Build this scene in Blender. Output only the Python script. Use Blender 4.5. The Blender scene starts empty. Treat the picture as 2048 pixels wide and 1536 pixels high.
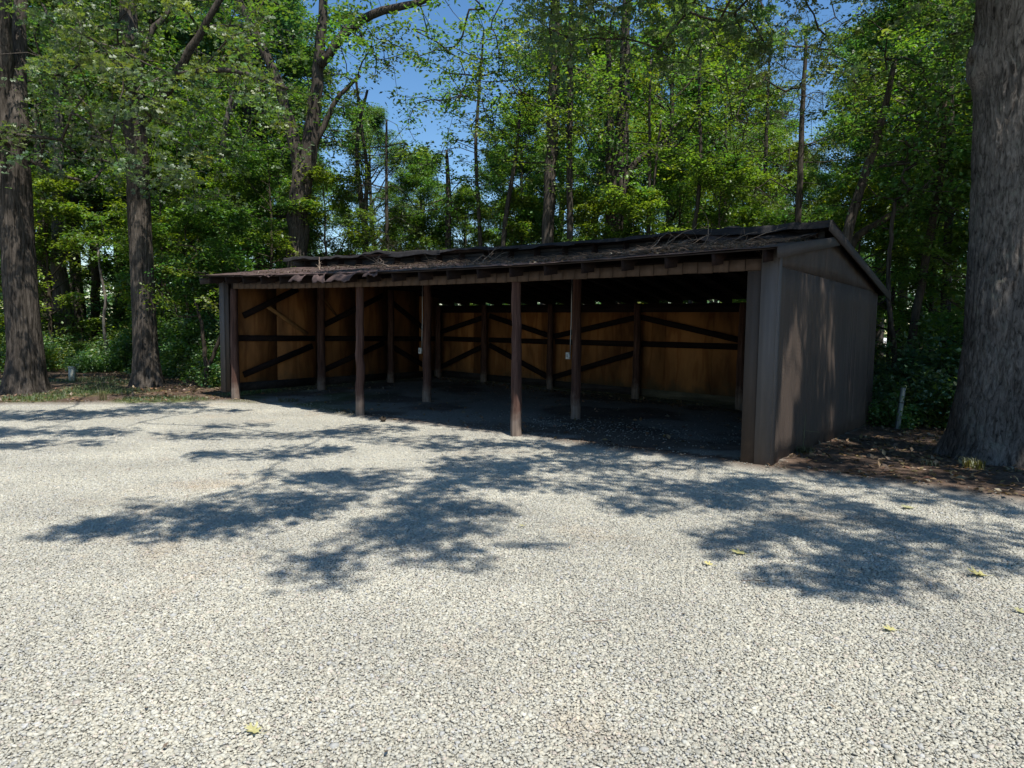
import bpy, math, random
import numpy as np
from mathutils import Matrix, Vector, Euler

R = math.radians
rng = np.random.default_rng(7)
random.seed(7)
scn = bpy.context.scene
COL = scn.collection

# ------------------------------------------------------------------ camera, sky, sun, exposure
CH, PITCH, ROLL, FPX = 1.69, R(4.62), 0.0127, 1406.4
cam_d = bpy.data.cameras.new("camera"); cam = bpy.data.objects.new("camera", cam_d); COL.objects.link(cam)
cam_d.sensor_width = 36; cam_d.lens = FPX / 2048 * 36; cam_d.clip_start = 0.05; cam_d.clip_end = 3000
cam.matrix_world = Matrix.Translation((0, 0, CH)) @ Matrix.Rotation(math.pi / 2 - PITCH, 4, 'X') @ Matrix.Rotation(ROLL, 4, 'Z')
scn.camera = cam

SUNH = np.array([0.2220, -0.4090])            # horizontal run towards the sun per metre of height
sun_vec = Vector((SUNH[0], SUNH[1], 1)).normalized()
world = bpy.data.worlds.new("World"); scn.world = world; world.use_nodes = True
wn = world.node_tree.nodes; wl = world.node_tree.links; wn.clear()
sky = wn.new('ShaderNodeTexSky'); sky.sky_type = 'NISHITA'; sky.sun_disc = False
sky.sun_elevation = math.asin(sun_vec.z); sky.sun_rotation = math.atan2(sun_vec.x, sun_vec.y)
sky.air_density = 1.0; sky.dust_density = 0.1; sky.ozone_density = 1.4
bg = wn.new('ShaderNodeBackground'); bg.inputs[1].default_value = 0.112
hs = wn.new('ShaderNodeHueSaturation'); hs.inputs['Saturation'].default_value = 1.24; wl.new(sky.outputs[0], hs.inputs['Color'])
wo = wn.new('ShaderNodeOutputWorld'); wl.new(hs.outputs[0], bg.inputs[0]); wl.new(bg.outputs[0], wo.inputs[0])
sl = bpy.data.lights.new("sun", 'SUN'); sl.energy = 5.0; sl.angle = R(0.5); sl.color = (1.0, 0.95, 0.86)
sun = bpy.data.objects.new("sun", sl); COL.objects.link(sun); sun.rotation_euler = sun_vec.to_track_quat('Z', 'Y').to_euler()
sun.location = (0, 0, 40)
scn.view_settings.view_transform = 'Standard'; scn.view_settings.look = 'None'
scn.view_settings.exposure = 0.55; scn.view_settings.gamma = 1.0; scn.view_settings.use_curve_mapping = False
scn.cycles.max_bounces = 7; scn.cycles.diffuse_bounces = 3; scn.cycles.glossy_bounces = 2
scn.cycles.transmission_bounces = 4; scn.cycles.transparent_max_bounces = 4
scn.cycles.caustics_reflective = False; scn.cycles.caustics_refractive = False
scn.cycles.sample_clamp_indirect = 4

# ------------------------------------------------------------------ helpers
def at(px, py, Y):
    a, b = px - 1024, py - 768; cr, sr = math.cos(ROLL), math.sin(ROLL)
    X = (a * cr + b * sr) / FPX; U = -(-a * sr + b * cr) / FPX
    c, s = math.cos(PITCH), math.sin(PITCH)
    d = np.array([X, c + U * s, -s + U * c])
    return np.array([0, 0, CH]) + d * (Y / d[1])

def ground_at(px, py, z=0.0):
    p = at(px, py, 1.0) - np.array([0, 0, CH])
    return (np.array([0, 0, CH]) + p * ((z - CH) / p[2]))[:2]

def _hash(ix, iy, seed):
    h = (ix.astype(np.int64) * 374761393 + iy.astype(np.int64) * 668265263 + seed * 1442695041) & 0xffffffff
    h = ((h ^ (h >> 13)) * 1274126177) & 0xffffffff
    return ((h ^ (h >> 16)) & 0xffff) / 65535.0
def vnoise(x, y, seed=0, perx=None):
    x = np.asarray(x, float); y = np.asarray(y, float)
    ix = np.floor(x).astype(int); iy = np.floor(y).astype(int); fx = x - ix; fy = y - iy
    fx = fx * fx * (3 - 2 * fx); fy = fy * fy * (3 - 2 * fy)
    w = (lambda v: np.mod(v, perx)) if perx else (lambda v: v)
    a = _hash(w(ix), iy, seed); b = _hash(w(ix + 1), iy, seed); c = _hash(w(ix), iy + 1, seed); d = _hash(w(ix + 1), iy + 1, seed)
    return (a * (1 - fx) + b * fx) * (1 - fy) + (c * (1 - fx) + d * fx) * fy
def fbm(x, y, seed=0, o=4):
    v = 0; a = .5; t = 0
    for k in range(o):
        v = v + a * vnoise(x * 2 ** k, y * 2 ** k, seed + k); t += a; a *= .5
    return v / t

def tag(o, label=None, cat=None, group=None, kind=None):
    if label: o['label'] = label
    if cat: o['category'] = cat
    if group: o['group'] = group
    if kind: o['kind'] = kind
    return o
def mesh_np(name, V, F, mat=None, smooth=False, tint=None, sizes=None):
    """F: (n,k) array of faces, or a flat loop list plus sizes."""
    me = bpy.data.meshes.new(name); V = np.asarray(V, np.float32).reshape(-1, 3)
    me.vertices.add(len(V)); me.vertices.foreach_set('co', V.ravel())
    if sizes is None:
        F = np.asarray(F, np.int32); n, k = F.shape
        loops = F.ravel(); starts = np.arange(0, n * k, k, dtype=np.int32)
    else:
        loops = np.asarray(F, np.int32); sizes = np.asarray(sizes, np.int32); n = len(sizes)
        starts = np.concatenate([[0], np.cumsum(sizes)[:-1]]).astype(np.int32)
    me.loops.add(len(loops)); me.loops.foreach_set('vertex_index', loops)
    me.polygons.add(n); me.polygons.foreach_set('loop_start', starts)
    if smooth: me.polygons.foreach_set('use_smooth', np.ones(n, bool))
    me.update(calc_edges=True)
    if tint is not None:
        at_ = me.attributes.new('tint', 'FLOAT_COLOR', 'POINT')
        c = np.ones((len(V), 4), np.float32); c[:, :3] = tint; at_.data.foreach_set('color', c.ravel())
    if mat: me.materials.append(mat)
    return me
def link(name, me, parent=None, loc=(0, 0, 0), rot=(0, 0, 0)):
    o = bpy.data.objects.new(name, me); COL.objects.link(o); o.parent = parent
    o.location = loc; o.rotation_euler = rot
    return o
def empty(name, loc=(0, 0, 0), rz=0.0):
    o = bpy.data.objects.new(name, None); COL.objects.link(o); o.location = loc; o.rotation_euler = (0, 0, rz)
    o.empty_display_size = .2
    return o
def copy_tree(o, parent=None):
    c = o.copy(); COL.objects.link(c); c.parent = parent
    for ch in list(o.children): copy_tree(ch, c)
    return c

class MB:
    def __init__(s): s.V = []; s.F = []; s.S = []; s.n = 0; s.T = []
    def add(s, V, F, tint=(1, 1, 1)):
        V = np.asarray(V, float).reshape(-1, 3); s.V.append(V)
        for f in F: s.F.extend([i + s.n for i in f]); s.S.append(len(f))
        s.n += len(V); s.T.append(np.broadcast_to(np.asarray(tint, float), (len(V), 3)))
    def addn(s, V, Q, tint=(1, 1, 1)):
        V = np.asarray(V, float).reshape(-1, 3); Q = np.asarray(Q, int)
        s.V.append(V); s.F.extend((Q + s.n).ravel().tolist()); s.S.extend([Q.shape[1]] * len(Q)); s.n += len(V)
        s.T.append(np.broadcast_to(np.asarray(tint, float), (len(V), 3)))
    def box(s, x0, x1, y0, y1, z0, z1):
        V = [(x, y, z) for z in (z0, z1) for y in (y0, y1) for x in (x0, x1)]
        s.add(V, [(0, 2, 3, 1), (4, 5, 7, 6), (0, 1, 5, 4), (2, 6, 7, 3), (0, 4, 6, 2), (1, 3, 7, 5)]); return s
    def beam(s, a, b, w, h, up=(0, 0, 1)):
        """a box of width w and height h running from a to b"""
        a = np.array(a, float); b = np.array(b, float); d = b - a; d /= np.linalg.norm(d)
        sd = np.cross(d, up); sd /= np.linalg.norm(sd); u = np.cross(sd, d)
        V = [p + sd * sx * w / 2 + u * sz * h / 2 for p in (a, b) for sz in (-1, 1) for sx in (-1, 1)]
        s.add(V, [(0, 1, 3, 2), (4, 6, 7, 5), (0, 4, 5, 1), (2, 3, 7, 6), (0, 2, 6, 4), (1, 5, 7, 3)]); return s
    def tube(s, P, r, n=6, tint=(1, 1, 1), cap=True):
        P = np.asarray(P, float); m = len(P); r = np.broadcast_to(np.asarray(r, float), (m,))
        T = np.gradient(P, axis=0); T /= np.linalg.norm(T, axis=1)[:, None] + 1e-9
        ref = np.array([0, 0, 1.]) if abs(T[0][2]) < .8 else np.array([1., 0, 0])
        A = np.cross(T, ref); A /= np.linalg.norm(A, axis=1)[:, None] + 1e-9; B = np.cross(T, A)
        th = np.linspace(0, 2 * np.pi, n, endpoint=False)
        V = P[:, None] + r[:, None, None] * (A[:, None] * np.cos(th)[None, :, None] + B[:, None] * np.sin(th)[None, :, None])
        i = np.arange(m - 1)[:, None] * n; j = np.arange(n)[None]; k = (j + 1) % n
        Q = np.stack([i + j, i + k, i + n + k, i + n + j], -1).reshape(-1, 4)
        base = s.n; s.addn(V.reshape(-1, 3), Q, tint)
        if cap:
            s.F.extend([base + q for q in range(n)][::-1]); s.S.append(n)
            s.F.extend([base + (m - 1) * n + q for q in range(n)]); s.S.append(n)
        return s
    def mesh(s, name, mat, smooth=False, tint=False):
        return mesh_np(name, np.concatenate(s.V), s.F, mat, smooth, np.concatenate(s.T) if tint else None, s.S)
    def build(s, name, mat, parent=None, smooth=False, tint=False, **k):
        return link(name, s.mesh(name, mat, smooth, tint), parent, **k)

def sheet(name, G, off, mat, parent=None, smooth=False):
    """closed sheet: outer grid G (n,m,3), inner grid G+off"""
    G = np.asarray(G, float); n, m, _ = G.shape; off = np.asarray(off, float)
    V = np.concatenate([G.reshape(-1, 3), (G + off).reshape(-1, 3)]); N = n * m
    i, j = np.meshgrid(np.arange(n - 1), np.arange(m - 1), indexing='ij'); a = (i * m + j).ravel()
    q = np.stack([a, a + 1, a + m + 1, a + m], 1); Q = [q, q[:, ::-1] + N]
    def edge(idx):
        e = np.stack([idx[1:], idx[:-1], idx[:-1] + N, idx[1:] + N], 1); Q.append(e)
    ii = np.arange(n) * m; jj = np.arange(m)
    edge(jj); edge(jj[::-1] + (n - 1) * m); edge(ii[::-1]); edge(ii + m - 1)
    return link(name, mesh_np(name, V, np.concatenate(Q), mat, smooth), parent)

# ------------------------------------------------------------------ materials
def newmat(name):
    m = bpy.data.materials.new(name); m.use_nodes = True; nt = m.node_tree; nt.nodes.clear()
    out = nt.nodes.new('ShaderNodeOutputMaterial'); b = nt.nodes.new('ShaderNodeBsdfPrincipled')
    nt.links.new(b.outputs[0], out.inputs[0]); b.inputs['Roughness'].default_value = .85
    b.inputs['Specular IOR Level'].default_value = .25
    return m, nt, b, out
def N(nt, t, **kw):
    n = nt.nodes.new(t)
    for k, v in kw.items():
        if k in n.inputs.keys(): n.inputs[k].default_value = v
        else: setattr(n, k, v)
    return n
def coords(nt, scale=(1, 1, 1), world=False, rot=(0, 0, 0)):
    mp = N(nt, 'ShaderNodeMapping'); mp.inputs['Scale'].default_value = scale; mp.inputs['Rotation'].default_value = rot
    if world:
        g = N(nt, 'ShaderNodeNewGeometry'); nt.links.new(g.outputs['Position'], mp.inputs[0])
    else:
        t = N(nt, 'ShaderNodeTexCoord'); nt.links.new(t.outputs['Object'], mp.inputs[0])
    return mp.outputs[0]
def noise(nt, vec, scale, detail=4, rough=.6, dist=0.):
    n = N(nt, 'ShaderNodeTexNoise', Scale=scale, Detail=detail, Roughness=rough, Distortion=dist)
    nt.links.new(vec, n.inputs['Vector']); return n.outputs['Fac']
def ramp(nt, fac, stops):
    r = N(nt, 'ShaderNodeValToRGB'); el = r.color_ramp.elements
    while len(el) < len(stops): el.new(.5)
    for e, (p, c) in zip(el, stops): e.position = p; e.color = (*c, 1) if len(c) == 3 else c
    nt.links.new(fac, r.inputs[0]); return r.outputs[0]
def mul(nt, a, b, fac=1.0, mode='MULTIPLY'):
    m = N(nt, 'ShaderNodeMix', data_type='RGBA', blend_type=mode); m.inputs[0].default_value = fac if not hasattr(fac, 'links') else 1
    if hasattr(fac, 'links'): nt.links.new(fac, m.inputs[0])
    for k, v in ((6, a), (7, b)):
        if hasattr(v, 'links'): nt.links.new(v, m.inputs[k])
        else: m.inputs[k].default_value = (*v, 1)
    return m.outputs[2]
def bump(nt, b, h, strength=.5, dist=.01, prev=None):
    n = N(nt, 'ShaderNodeBump', Strength=strength, Distance=dist); nt.links.new(h, n.inputs['Height'])
    if prev is not None: nt.links.new(prev, n.inputs['Normal'])
    nt.links.new(n.outputs[0], b.inputs['Normal']); return n.outputs[0]
def objrand(nt, lo=.8, hi=1.2):
    o = N(nt, 'ShaderNodeObjectInfo'); m = N(nt, 'ShaderNodeMapRange'); nt.links.new(o.outputs['Random'], m.inputs[0])
    m.inputs[3].default_value = lo; m.inputs[4].default_value = hi
    c = N(nt, 'ShaderNodeCombineColor')
    for k in range(3): nt.links.new(m.outputs[0], c.inputs[k])
    return c.outputs[0]

def wood_mat(name, c1, c2, axis='z', grain=14, rough=.85, rnd=(.75, 1.25), bs=.4, stripes=None):
    m, nt, b, _ = newmat(name); b.inputs['Roughness'].default_value = rough
    sc = {'z': (1, 1, .06), 'x': (.06, 1, 1), 'y': (1, .06, 1)}[axis]
    v = coords(nt, sc); f = noise(nt, v, grain, 6, .65, 1.2)
    col = ramp(nt, f, [(.3, c1), (.72, c2)])
    f2 = noise(nt, coords(nt, (1, 1, 1), True), 2.3, 4, .6)
    col = mul(nt, col, ramp(nt, f2, [(.25, (.55, .55, .55)), (.75, (1.3, 1.3, 1.3))]))
    col = mul(nt, col, objrand(nt, *rnd)); nt.links.new(col, b.inputs['Base Color'])
    bump(nt, b, f, bs, .006); return m

def leaf_mat(name, c, trans=.42, hue=(1.0, 1.0, 1.0)):
    m = bpy.data.materials.new(name); m.use_nodes = True; nt = m.node_tree; nt.nodes.clear()
    out = N(nt, 'ShaderNodeOutputMaterial')
    a = N(nt, 'ShaderNodeAttribute', attribute_name='tint')
    oi = N(nt, 'ShaderNodeObjectInfo'); vr = ramp(nt, oi.outputs['Random'], [(0, (.74, .80, .92)), (.35, (1.12, 1.08, .85)), (.65, (.82, .95, 1.15)), (1, (1.15, 1.12, 1.0))])
    col = mul(nt, mul(nt, a.outputs['Color'], c), vr)
    d = N(nt, 'ShaderNodeBsdfDiffuse'); t = N(nt, 'ShaderNodeBsdfTranslucent'); g = N(nt, 'ShaderNodeBsdfGlossy', Roughness=.55)
    nt.links.new(col, d.inputs[0]); tc = mul(nt, col, (1.5 * hue[0], 1.55 * hue[1], .55 * hue[2])); nt.links.new(tc, t.inputs[0])
    g.inputs[0].default_value = (.8, .85, .8, 1)
    m1 = N(nt, 'ShaderNodeMixShader'); m1.inputs[0].default_value = trans
    nt.links.new(d.outputs[0], m1.inputs[1]); nt.links.new(t.outputs[0], m1.inputs[2])
    m2 = N(nt, 'ShaderNodeMixShader'); m2.inputs[0].default_value = .07
    nt.links.new(m1.outputs[0], m2.inputs[1]); nt.links.new(g.outputs[0], m2.inputs[2])
    nt.links.new(m2.outputs[0], out.inputs[0]); return m

M = {}
M['leaf_maple'] = leaf_mat('leaf_maple', (.100, .190, .040), .48)
M['leaf_oak'] = leaf_mat('leaf_oak', (.118, .170, .055), .46)
M['leaf_yellow'] = leaf_mat('leaf_yellow', (.150, .222, .034), .5)
M['leaf_blue'] = leaf_mat('leaf_blue', (.095, .182, .072), .46)
M['needle'] = leaf_mat('needle', (.048, .062, .022), .2)
M['grass'] = leaf_mat('grass', (.10, .13, .03), .35)
M['litter'] = leaf_mat('litter', (.14, .092, .06), .15)
M['fallen'] = leaf_mat('fallen', (.42, .38, .17), .15)

def bark_mat(name, c1, c2, sx=16, sz=1.6, strength=.9, lichen=0.):
    m, nt, b, _ = newmat(name); b.inputs['Roughness'].default_value = .95; b.inputs['Specular IOR Level'].default_value = .12
    v = coords(nt, (1, 1, sz / sx)); f = noise(nt, v, sx, 6, .7, .8)
    f3 = noise(nt, coords(nt, (1, 1, .4)), 60, 4, .7)
    col = ramp(nt, f, [(.36, c1), (.5, tuple((a + b_) / 2 for a, b_ in zip(c1, c2))), (.66, c2)])
    f2 = noise(nt, coords(nt), 1.4, 4, .65)
    col = mul(nt, col, ramp(nt, f2, [(.3, (.65, .65, .65)), (.7, (1.25, 1.25, 1.22))]))
    if lichen:
        f4 = noise(nt, coords(nt, (1, 1, .7)), 7, 6, .75)
        col = mul(nt, col, (.17, .18, .15), ramp(nt, f4, [(.56, (0, 0, 0)), (.68, (lichen,) * 3)]), 'MIX')
    col = mul(nt, col, objrand(nt, .8, 1.2)); nt.links.new(col, b.inputs['Base Color'])
    n1 = bump(nt, b, f, strength, .03); bump(nt, b, f3, .4, .006, n1); return m
M['bark'] = bark_mat('bark', (.019, .016, .013), (.118, .100, .087), 26, 1.6)
M['bark_grey'] = bark_mat('bark_grey', (.035, .030, .027), (.17, .15, .135), 12, 1.8, .8, .7)
M['bark_thin'] = bark_mat('bark_thin', (.025, .020, .015), (.10, .08, .062), 22, 3, .5)
M['bark_oak'] = bark_mat('bark_oak', (.034, .029, .026), (.20, .178, .165), 26, 7, .8, .6)
M['twig'] = wood_mat('twig', (.10, .075, .055), (.26, .20, .16), 'x', 20)

M['frame'] = wood_mat('dark_framing', (.005, .0028, .0024), (.022, .010, .0075), 'x')
M['frame_light'] = wood_mat('raw_framing', (.16, .08, .03), (.30, .16, .06), 'x')
M['skirt'] = wood_mat('treated_skirt', (.06, .055, .035), (.15, .13, .085), 'x')
M['skirt_dark'] = wood_mat('stained_skirt', (.014, .011, .010), (.05, .04, .034), 'x')
M['deck'] = wood_mat('roof_deck', (.012, .009, .009), (.05, .036, .030), 'x')
M['band'] = wood_mat('weathered_band', (.015, .016, .019), (.048, .05, .056), 'x')

def pole_mat():
    m, nt, b, _ = newmat('creosote_pole')
    f = noise(nt, coords(nt, (1, 1, .05)), 22, 6, .7, .6)
    col = ramp(nt, f, [(.3, (.022, .011, .009)), (.5, (.070, .034, .025)), (.75, (.14, .082, .064))])
    g = N(nt, 'ShaderNodeNewGeometry'); s = N(nt, 'ShaderNodeSeparateXYZ'); nt.links.new(g.outputs['Position'], s.inputs[0])
    f2 = noise(nt, coords(nt), 5, 4, .6); ad = N(nt, 'ShaderNodeMath', operation='ADD'); nt.links.new(s.outputs[2], ad.inputs[0]); nt.links.new(f2, ad.inputs[1])
    w = ramp(nt, ad.outputs[0], [(.62, (1, 1, 1)), (.98, (0, 0, 0))])     # paler foot: sunlight on the pole bases painted into the colour
    col = mul(nt, col, ramp(nt, f, [(.3, (.09, .065, .052)), (.75, (.27, .21, .17))]), w, 'MIX')
    nt.links.new(col, b.inputs['Base Color']); bump(nt, b, f, .6, .012); return m
M['pole'] = pole_mat()

def siding_mat(name, c, var=.25, horiz=110):
    m, nt, b, _ = newmat(name); b.inputs['Roughness'].default_value = .72; b.inputs['Specular IOR Level'].default_value = .3
    f = noise(nt, coords(nt, (1, 1, 5)), 26, 5, .7)                         # resawn face, rough across
    f2 = noise(nt, coords(nt, (1, 1, .3), True), 2.2, 5, .6)
    f3 = noise(nt, coords(nt, (1, 1, .05), True), 24, 4, .6)
    col = mul(nt, c, ramp(nt, f2, [(.25, (1 - var,) * 3), (.75, (1 + var,) * 3)]))
    col = mul(nt, col, ramp(nt, f3, [(.3, (.86, .86, .86)), (.7, (1.1, 1.1, 1.1))]))
    g = N(nt, 'ShaderNodeNewGeometry'); s = N(nt, 'ShaderNodeSeparateXYZ'); nt.links.new(g.outputs['Position'], s.inputs[0])
    ad = N(nt, 'ShaderNodeMath', operation='ADD'); f5 = noise(nt, coords(nt, (1, 1, 1), True), 4, 4, .7)
    nt.links.new(s.outputs[2], ad.inputs[0]); nt.links.new(f5, ad.inputs[1])
    dirt = ramp(nt, ad.outputs[0], [(.40, (.35, .35, .35)), (.72, (0, 0, 0))])   # splashed soil along the foot
    col = mul(nt, col, (.16, .115, .085), dirt, 'MIX')
    nt.links.new(col, b.inputs['Base Color'])
    wv = N(nt, 'ShaderNodeTexWave', wave_type='BANDS', bands_direction='Z', Scale=horiz / 6.28, Distortion=1.6, Detail=3)
    wv.inputs['Detail Scale'].default_value = 3; nt.links.new(coords(nt), wv.inputs['Vector'])
    n1 = bump(nt, b, wv.outputs['Fac'], .35, .004); bump(nt, b, f, .35, .004, n1); return m
M['siding'] = siding_mat('brown_siding', (.062, .045, .035))
M['fascia'] = siding_mat('fascia_siding', (.082, .052, .036))
M['trim'] = siding_mat('grey_trim', (.112, .095, .086), .12)

M['rake'] = siding_mat('dark_rake_trim', (.058, .048, .043), .12)
def plywood_mat():
    m, nt, b, _ = newmat('plywood')
    t = N(nt, 'ShaderNodeTexCoord'); oi = N(nt, 'ShaderNodeObjectInfo')
    off = N(nt, 'ShaderNodeVectorMath', operation='SCALE'); nt.links.new(oi.outputs['Location'], off.inputs[0]); off.inputs[3].default_value = 3.7
    ad = N(nt, 'ShaderNodeVectorMath', operation='ADD'); nt.links.new(t.outputs['Object'], ad.inputs[0]); nt.links.new(off.outputs[0], ad.inputs[1])
    mp = N(nt, 'ShaderNodeMapping'); mp.inputs['Scale'].default_value = (1, 1, .16); nt.links.new(ad.outputs[0], mp.inputs[0])
    n0 = noise(nt, mp.outputs[0], 2.2, 3, .5)
    mm = N(nt, 'ShaderNodeMath', operation='MULTIPLY'); nt.links.new(n0, mm.inputs[0]); mm.inputs[1].default_value = 34
    sn = N(nt, 'ShaderNodeMath', operation='SINE'); nt.links.new(mm.outputs[0], sn.inputs[0])
    col = ramp(nt, sn.outputs[0], [(.0, (.330, .150, .052)), (.9, (.250, .105, .034))])
    f2 = noise(nt, coords(nt, (1, 1, .35), True), 1.6, 5, .6)
    col = mul(nt, col, ramp(nt, f2, [(.3, (.38, .38, .40)), (.64, (1.2, 1.16, 1.1))]))
    vo = N(nt, 'ShaderNodeTexVoronoi', Scale=2.6); mp2 = N(nt, 'ShaderNodeMapping'); mp2.inputs['Scale'].default_value = (1, 1, .55); nt.links.new(ad.outputs[0], mp2.inputs[0]); nt.links.new(mp2.outputs[0], vo.inputs['Vector'])
    col = mul(nt, col, (.05, .025, .015), ramp(nt, vo.outputs['Distance'], [(.035, (.85, .85, .85)), (.06, (0, 0, 0))]), 'MIX')
    g = N(nt, 'ShaderNodeNewGeometry'); s = N(nt, 'ShaderNodeSeparateXYZ'); nt.links.new(g.outputs['Position'], s.inputs[0])
    f5 = noise(nt, coords(nt, (1, 1, 1), True), 3, 4, .7); a2 = N(nt, 'ShaderNodeMath', operation='ADD'); nt.links.new(s.outputs[2], a2.inputs[0]); nt.links.new(f5, a2.inputs[1])
    col = mul(nt, col, (.09, .08, .045), ramp(nt, a2.outputs[0], [(.7, (.75, .75, .75)), (1.0, (0, 0, 0))]), 'MIX')
    col = mul(nt, col, objrand(nt, .75, 1.2)); nt.links.new(col, b.inputs['Base Color']); bump(nt, b, sn.outputs[0], .12, .003); return m
M['plywood'] = plywood_mat()

def roofing_mat(name, c1, c2):
    m, nt, b, _ = newmat(name); b.inputs['Roughness'].default_value = .8
    f = noise(nt, coords(nt), 3.0, 6, .7, .4); f2 = noise(nt, coords(nt), 90, 3, .7); f3 = noise(nt, coords(nt, (.3, 1, 1)), 14, 4, .7)
    col = ramp(nt, f, [(.35, c1), (.65, c2)]); col = mul(nt, col, ramp(nt, f2, [(.3, (.7, .7, .7)), (.7, (1.3, 1.3, 1.3))]))
    col = mul(nt, col, ramp(nt, f3, [(.3, (.6, .6, .6)), (.7, (1.3, 1.3, 1.3))]))
    nt.links.new(col, b.inputs['Base Color']); bump(nt, b, f2, .4, .004); return m
M['roofing'] = roofing_mat('brown_roll_roofing', (.040, .028, .027), (.115, .076, .070))
M['felt'] = roofing_mat('black_felt', (.012, .011, .013), (.030, .028, .030))

def simple(name, c, rough=.5, metal=0., spec=.4):
    m, nt, b, _ = newmat(name); b.inputs['Roughness'].default_value = rough; b.inputs['Metallic'].default_value = metal
    b.inputs['Specular IOR Level'].default_value = spec
    f = noise(nt, coords(nt), 9, 5, .7); nt.links.new(mul(nt, c, ramp(nt, f, [(.3, (.78, .78, .76)), (.7, (1.08, 1.08, 1.08))])), b.inputs['Base Color'])
    bump(nt, b, noise(nt, coords(nt), 60, 3), .1, .002); return m

# stone: colour from a per-stone attribute
def stone_mat():
    m, nt, b, _ = newmat('crushed_stone'); b.inputs['Roughness'].default_value = .8
    a = N(nt, 'ShaderNodeAttribute', attribute_name='tint')
    f = noise(nt, coords(nt, (1, 1, 1), True), .9, 5, .6); f2 = noise(nt, coords(nt, (1, 1, 1), True), 140, 3, .7)
    col = mul(nt, a.outputs['Color'], ramp(nt, f, [(.3, (.84, .84, .84)), (.7, (1.10, 1.09, 1.06))]))
    col = mul(nt, col, ramp(nt, f2, [(.3, (.85, .85, .85)), (.7, (1.12, 1.12, 1.12))]))
    f6 = noise(nt, coords(nt, (.12, 1, 1), True, (0, 0, .35)), .9, 4, .55); col = mul(nt, col, ramp(nt, f6, [(.35, (.90, .90, .90)), (.65, (1.06, 1.06, 1.06))]))
    f4 = noise(nt, coords(nt, (1, 1, 1), True), .5, 6, .7)
    col = mul(nt, col, (.95, .84, .76), ramp(nt, f4, [(.55, (0, 0, 0)), (.68, (.8, .8, .8))]), 'MULTIPLY')
    nt.links.new(col, b.inputs['Base Color']); return m
M['stone'] = stone_mat()

# ------------------------------------------------------------------ ground height and zones
SH = np.array([3.2, 8.59]); YAW = R(36.03)
FV = np.array([-math.cos(YAW), math.sin(YAW)]); SV = np.array([math.sin(YAW), math.cos(YAW)])
LEN, DEP = 11.84, 7.0
EX = np.array([-60, -20, -14, -10.2, -6.3, -4.9, -2.7, .06, 1.56, 2.9, 3.85, 5.05, 9, 15, 60.])
EY = np.array([13, 13.2, 13.5, 13.9, 14.95, 14.7, 12.62, 10.96, 9.5, 8.42, 7.86, 6.8, 4.3, 2.5, 0.])
def edge_d(x, y):
    """signed distance-like value: positive on the soil side of the gravel edge"""
    w = .28 * (fbm(x * .9, y * .9, 31) - .5) * 2 + .10 * (fbm(x * 4, y * 4, 32) - .5) * 2
    return (y - np.interp(x, EX, EY)) * .82 + w * .55
def gz(x, y):
    x = np.asarray(x, float); y = np.asarray(y, float)
    d = edge_d(x, y); k = np.clip((d + .10) / .35, 0, 1); k = k * k * (3 - 2 * k)
    q = np.stack([x - SH[0], y - SH[1]], -1); t = np.clip(q @ FV, -3, 14); s = np.clip(q @ SV, 0, 9)
    back = -.17 + .030 * t; soil = .035 + (back - .035) * np.clip(s / 7, 0, 1.2)
    left = np.clip((-x - 5.5) / 4, 0, 1) * np.clip((y - 14) / 5, 0, 1); soil = soil * (1 - left) + left * .12
    far = np.clip((y - 24) / 30, 0, 1); soil = soil * (1 - far) - far * .35 * np.clip((x) / 10, 0, 1)
    bk = np.clip((2.0 - d) / .5, 0, 1); soil = np.maximum(soil, .035 * bk + soil * (1 - bk))
    soil = soil + .035 * (fbm(x * 1.3, y * 1.3, 5) - .5) + .02 * (fbm(x * 5, y * 5, 6) - .5)
    return -.0105 * (1 - k) + k * soil
def gzf(x, y): return float(gz(np.array([x]), np.array([y]))[0])
def shed_pt(t, s, z=0.): p = SH + FV * t + SV * s; return np.array([p[0], p[1], z])

def soil_mat():
    m, nt, b, _ = newmat('woodland_soil'); b.inputs['Roughness'].default_value = .95; b.inputs['Specular IOR Level'].default_value = .1
    v = coords(nt, (1, 1, 1), True)
    f = noise(nt, v, .8, 6, .65); f2 = noise(nt, v, 9, 6, .75); f3 = noise(nt, v, 45, 5, .75)
    col = ramp(nt, f, [(.3, (.058, .042, .033)), (.5, (.098, .074, .060)), (.72, (.155, .120, .099))])
    col = mul(nt, col, ramp(nt, f2, [(.3, (.55, .5, .45)), (.7, (1.3, 1.25, 1.2))]))
    col = mul(nt, col, ramp(nt, f3, [(.3, (.6, .6, .6)), (.75, (1.5, 1.45, 1.4))]))
    a = N(nt, 'ShaderNodeAttribute', attribute_name='tint')      # red: gravel bed, green: grass cover
    s = N(nt, 'ShaderNodeSeparateColor'); nt.links.new(a.outputs['Color'], s.inputs[0])
    gr = ramp(nt, f3, [(.3, (.26, .25, .22)), (.7, (.42, .405, .355))]); col = mul(nt, col, gr, s.outputs[0], 'MIX')
    gg = ramp(nt, f2, [(.3, (.05, .075, .018)), (.7, (.115, .14, .04))]); col = mul(nt, col, gg, s.outputs[1], 'MIX')
    nt.links.new(col, b.inputs['Base Color']); n1 = bump(nt, b, f2, .7, .04); bump(nt, b, f3, .6, .012, n1); return m
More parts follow.
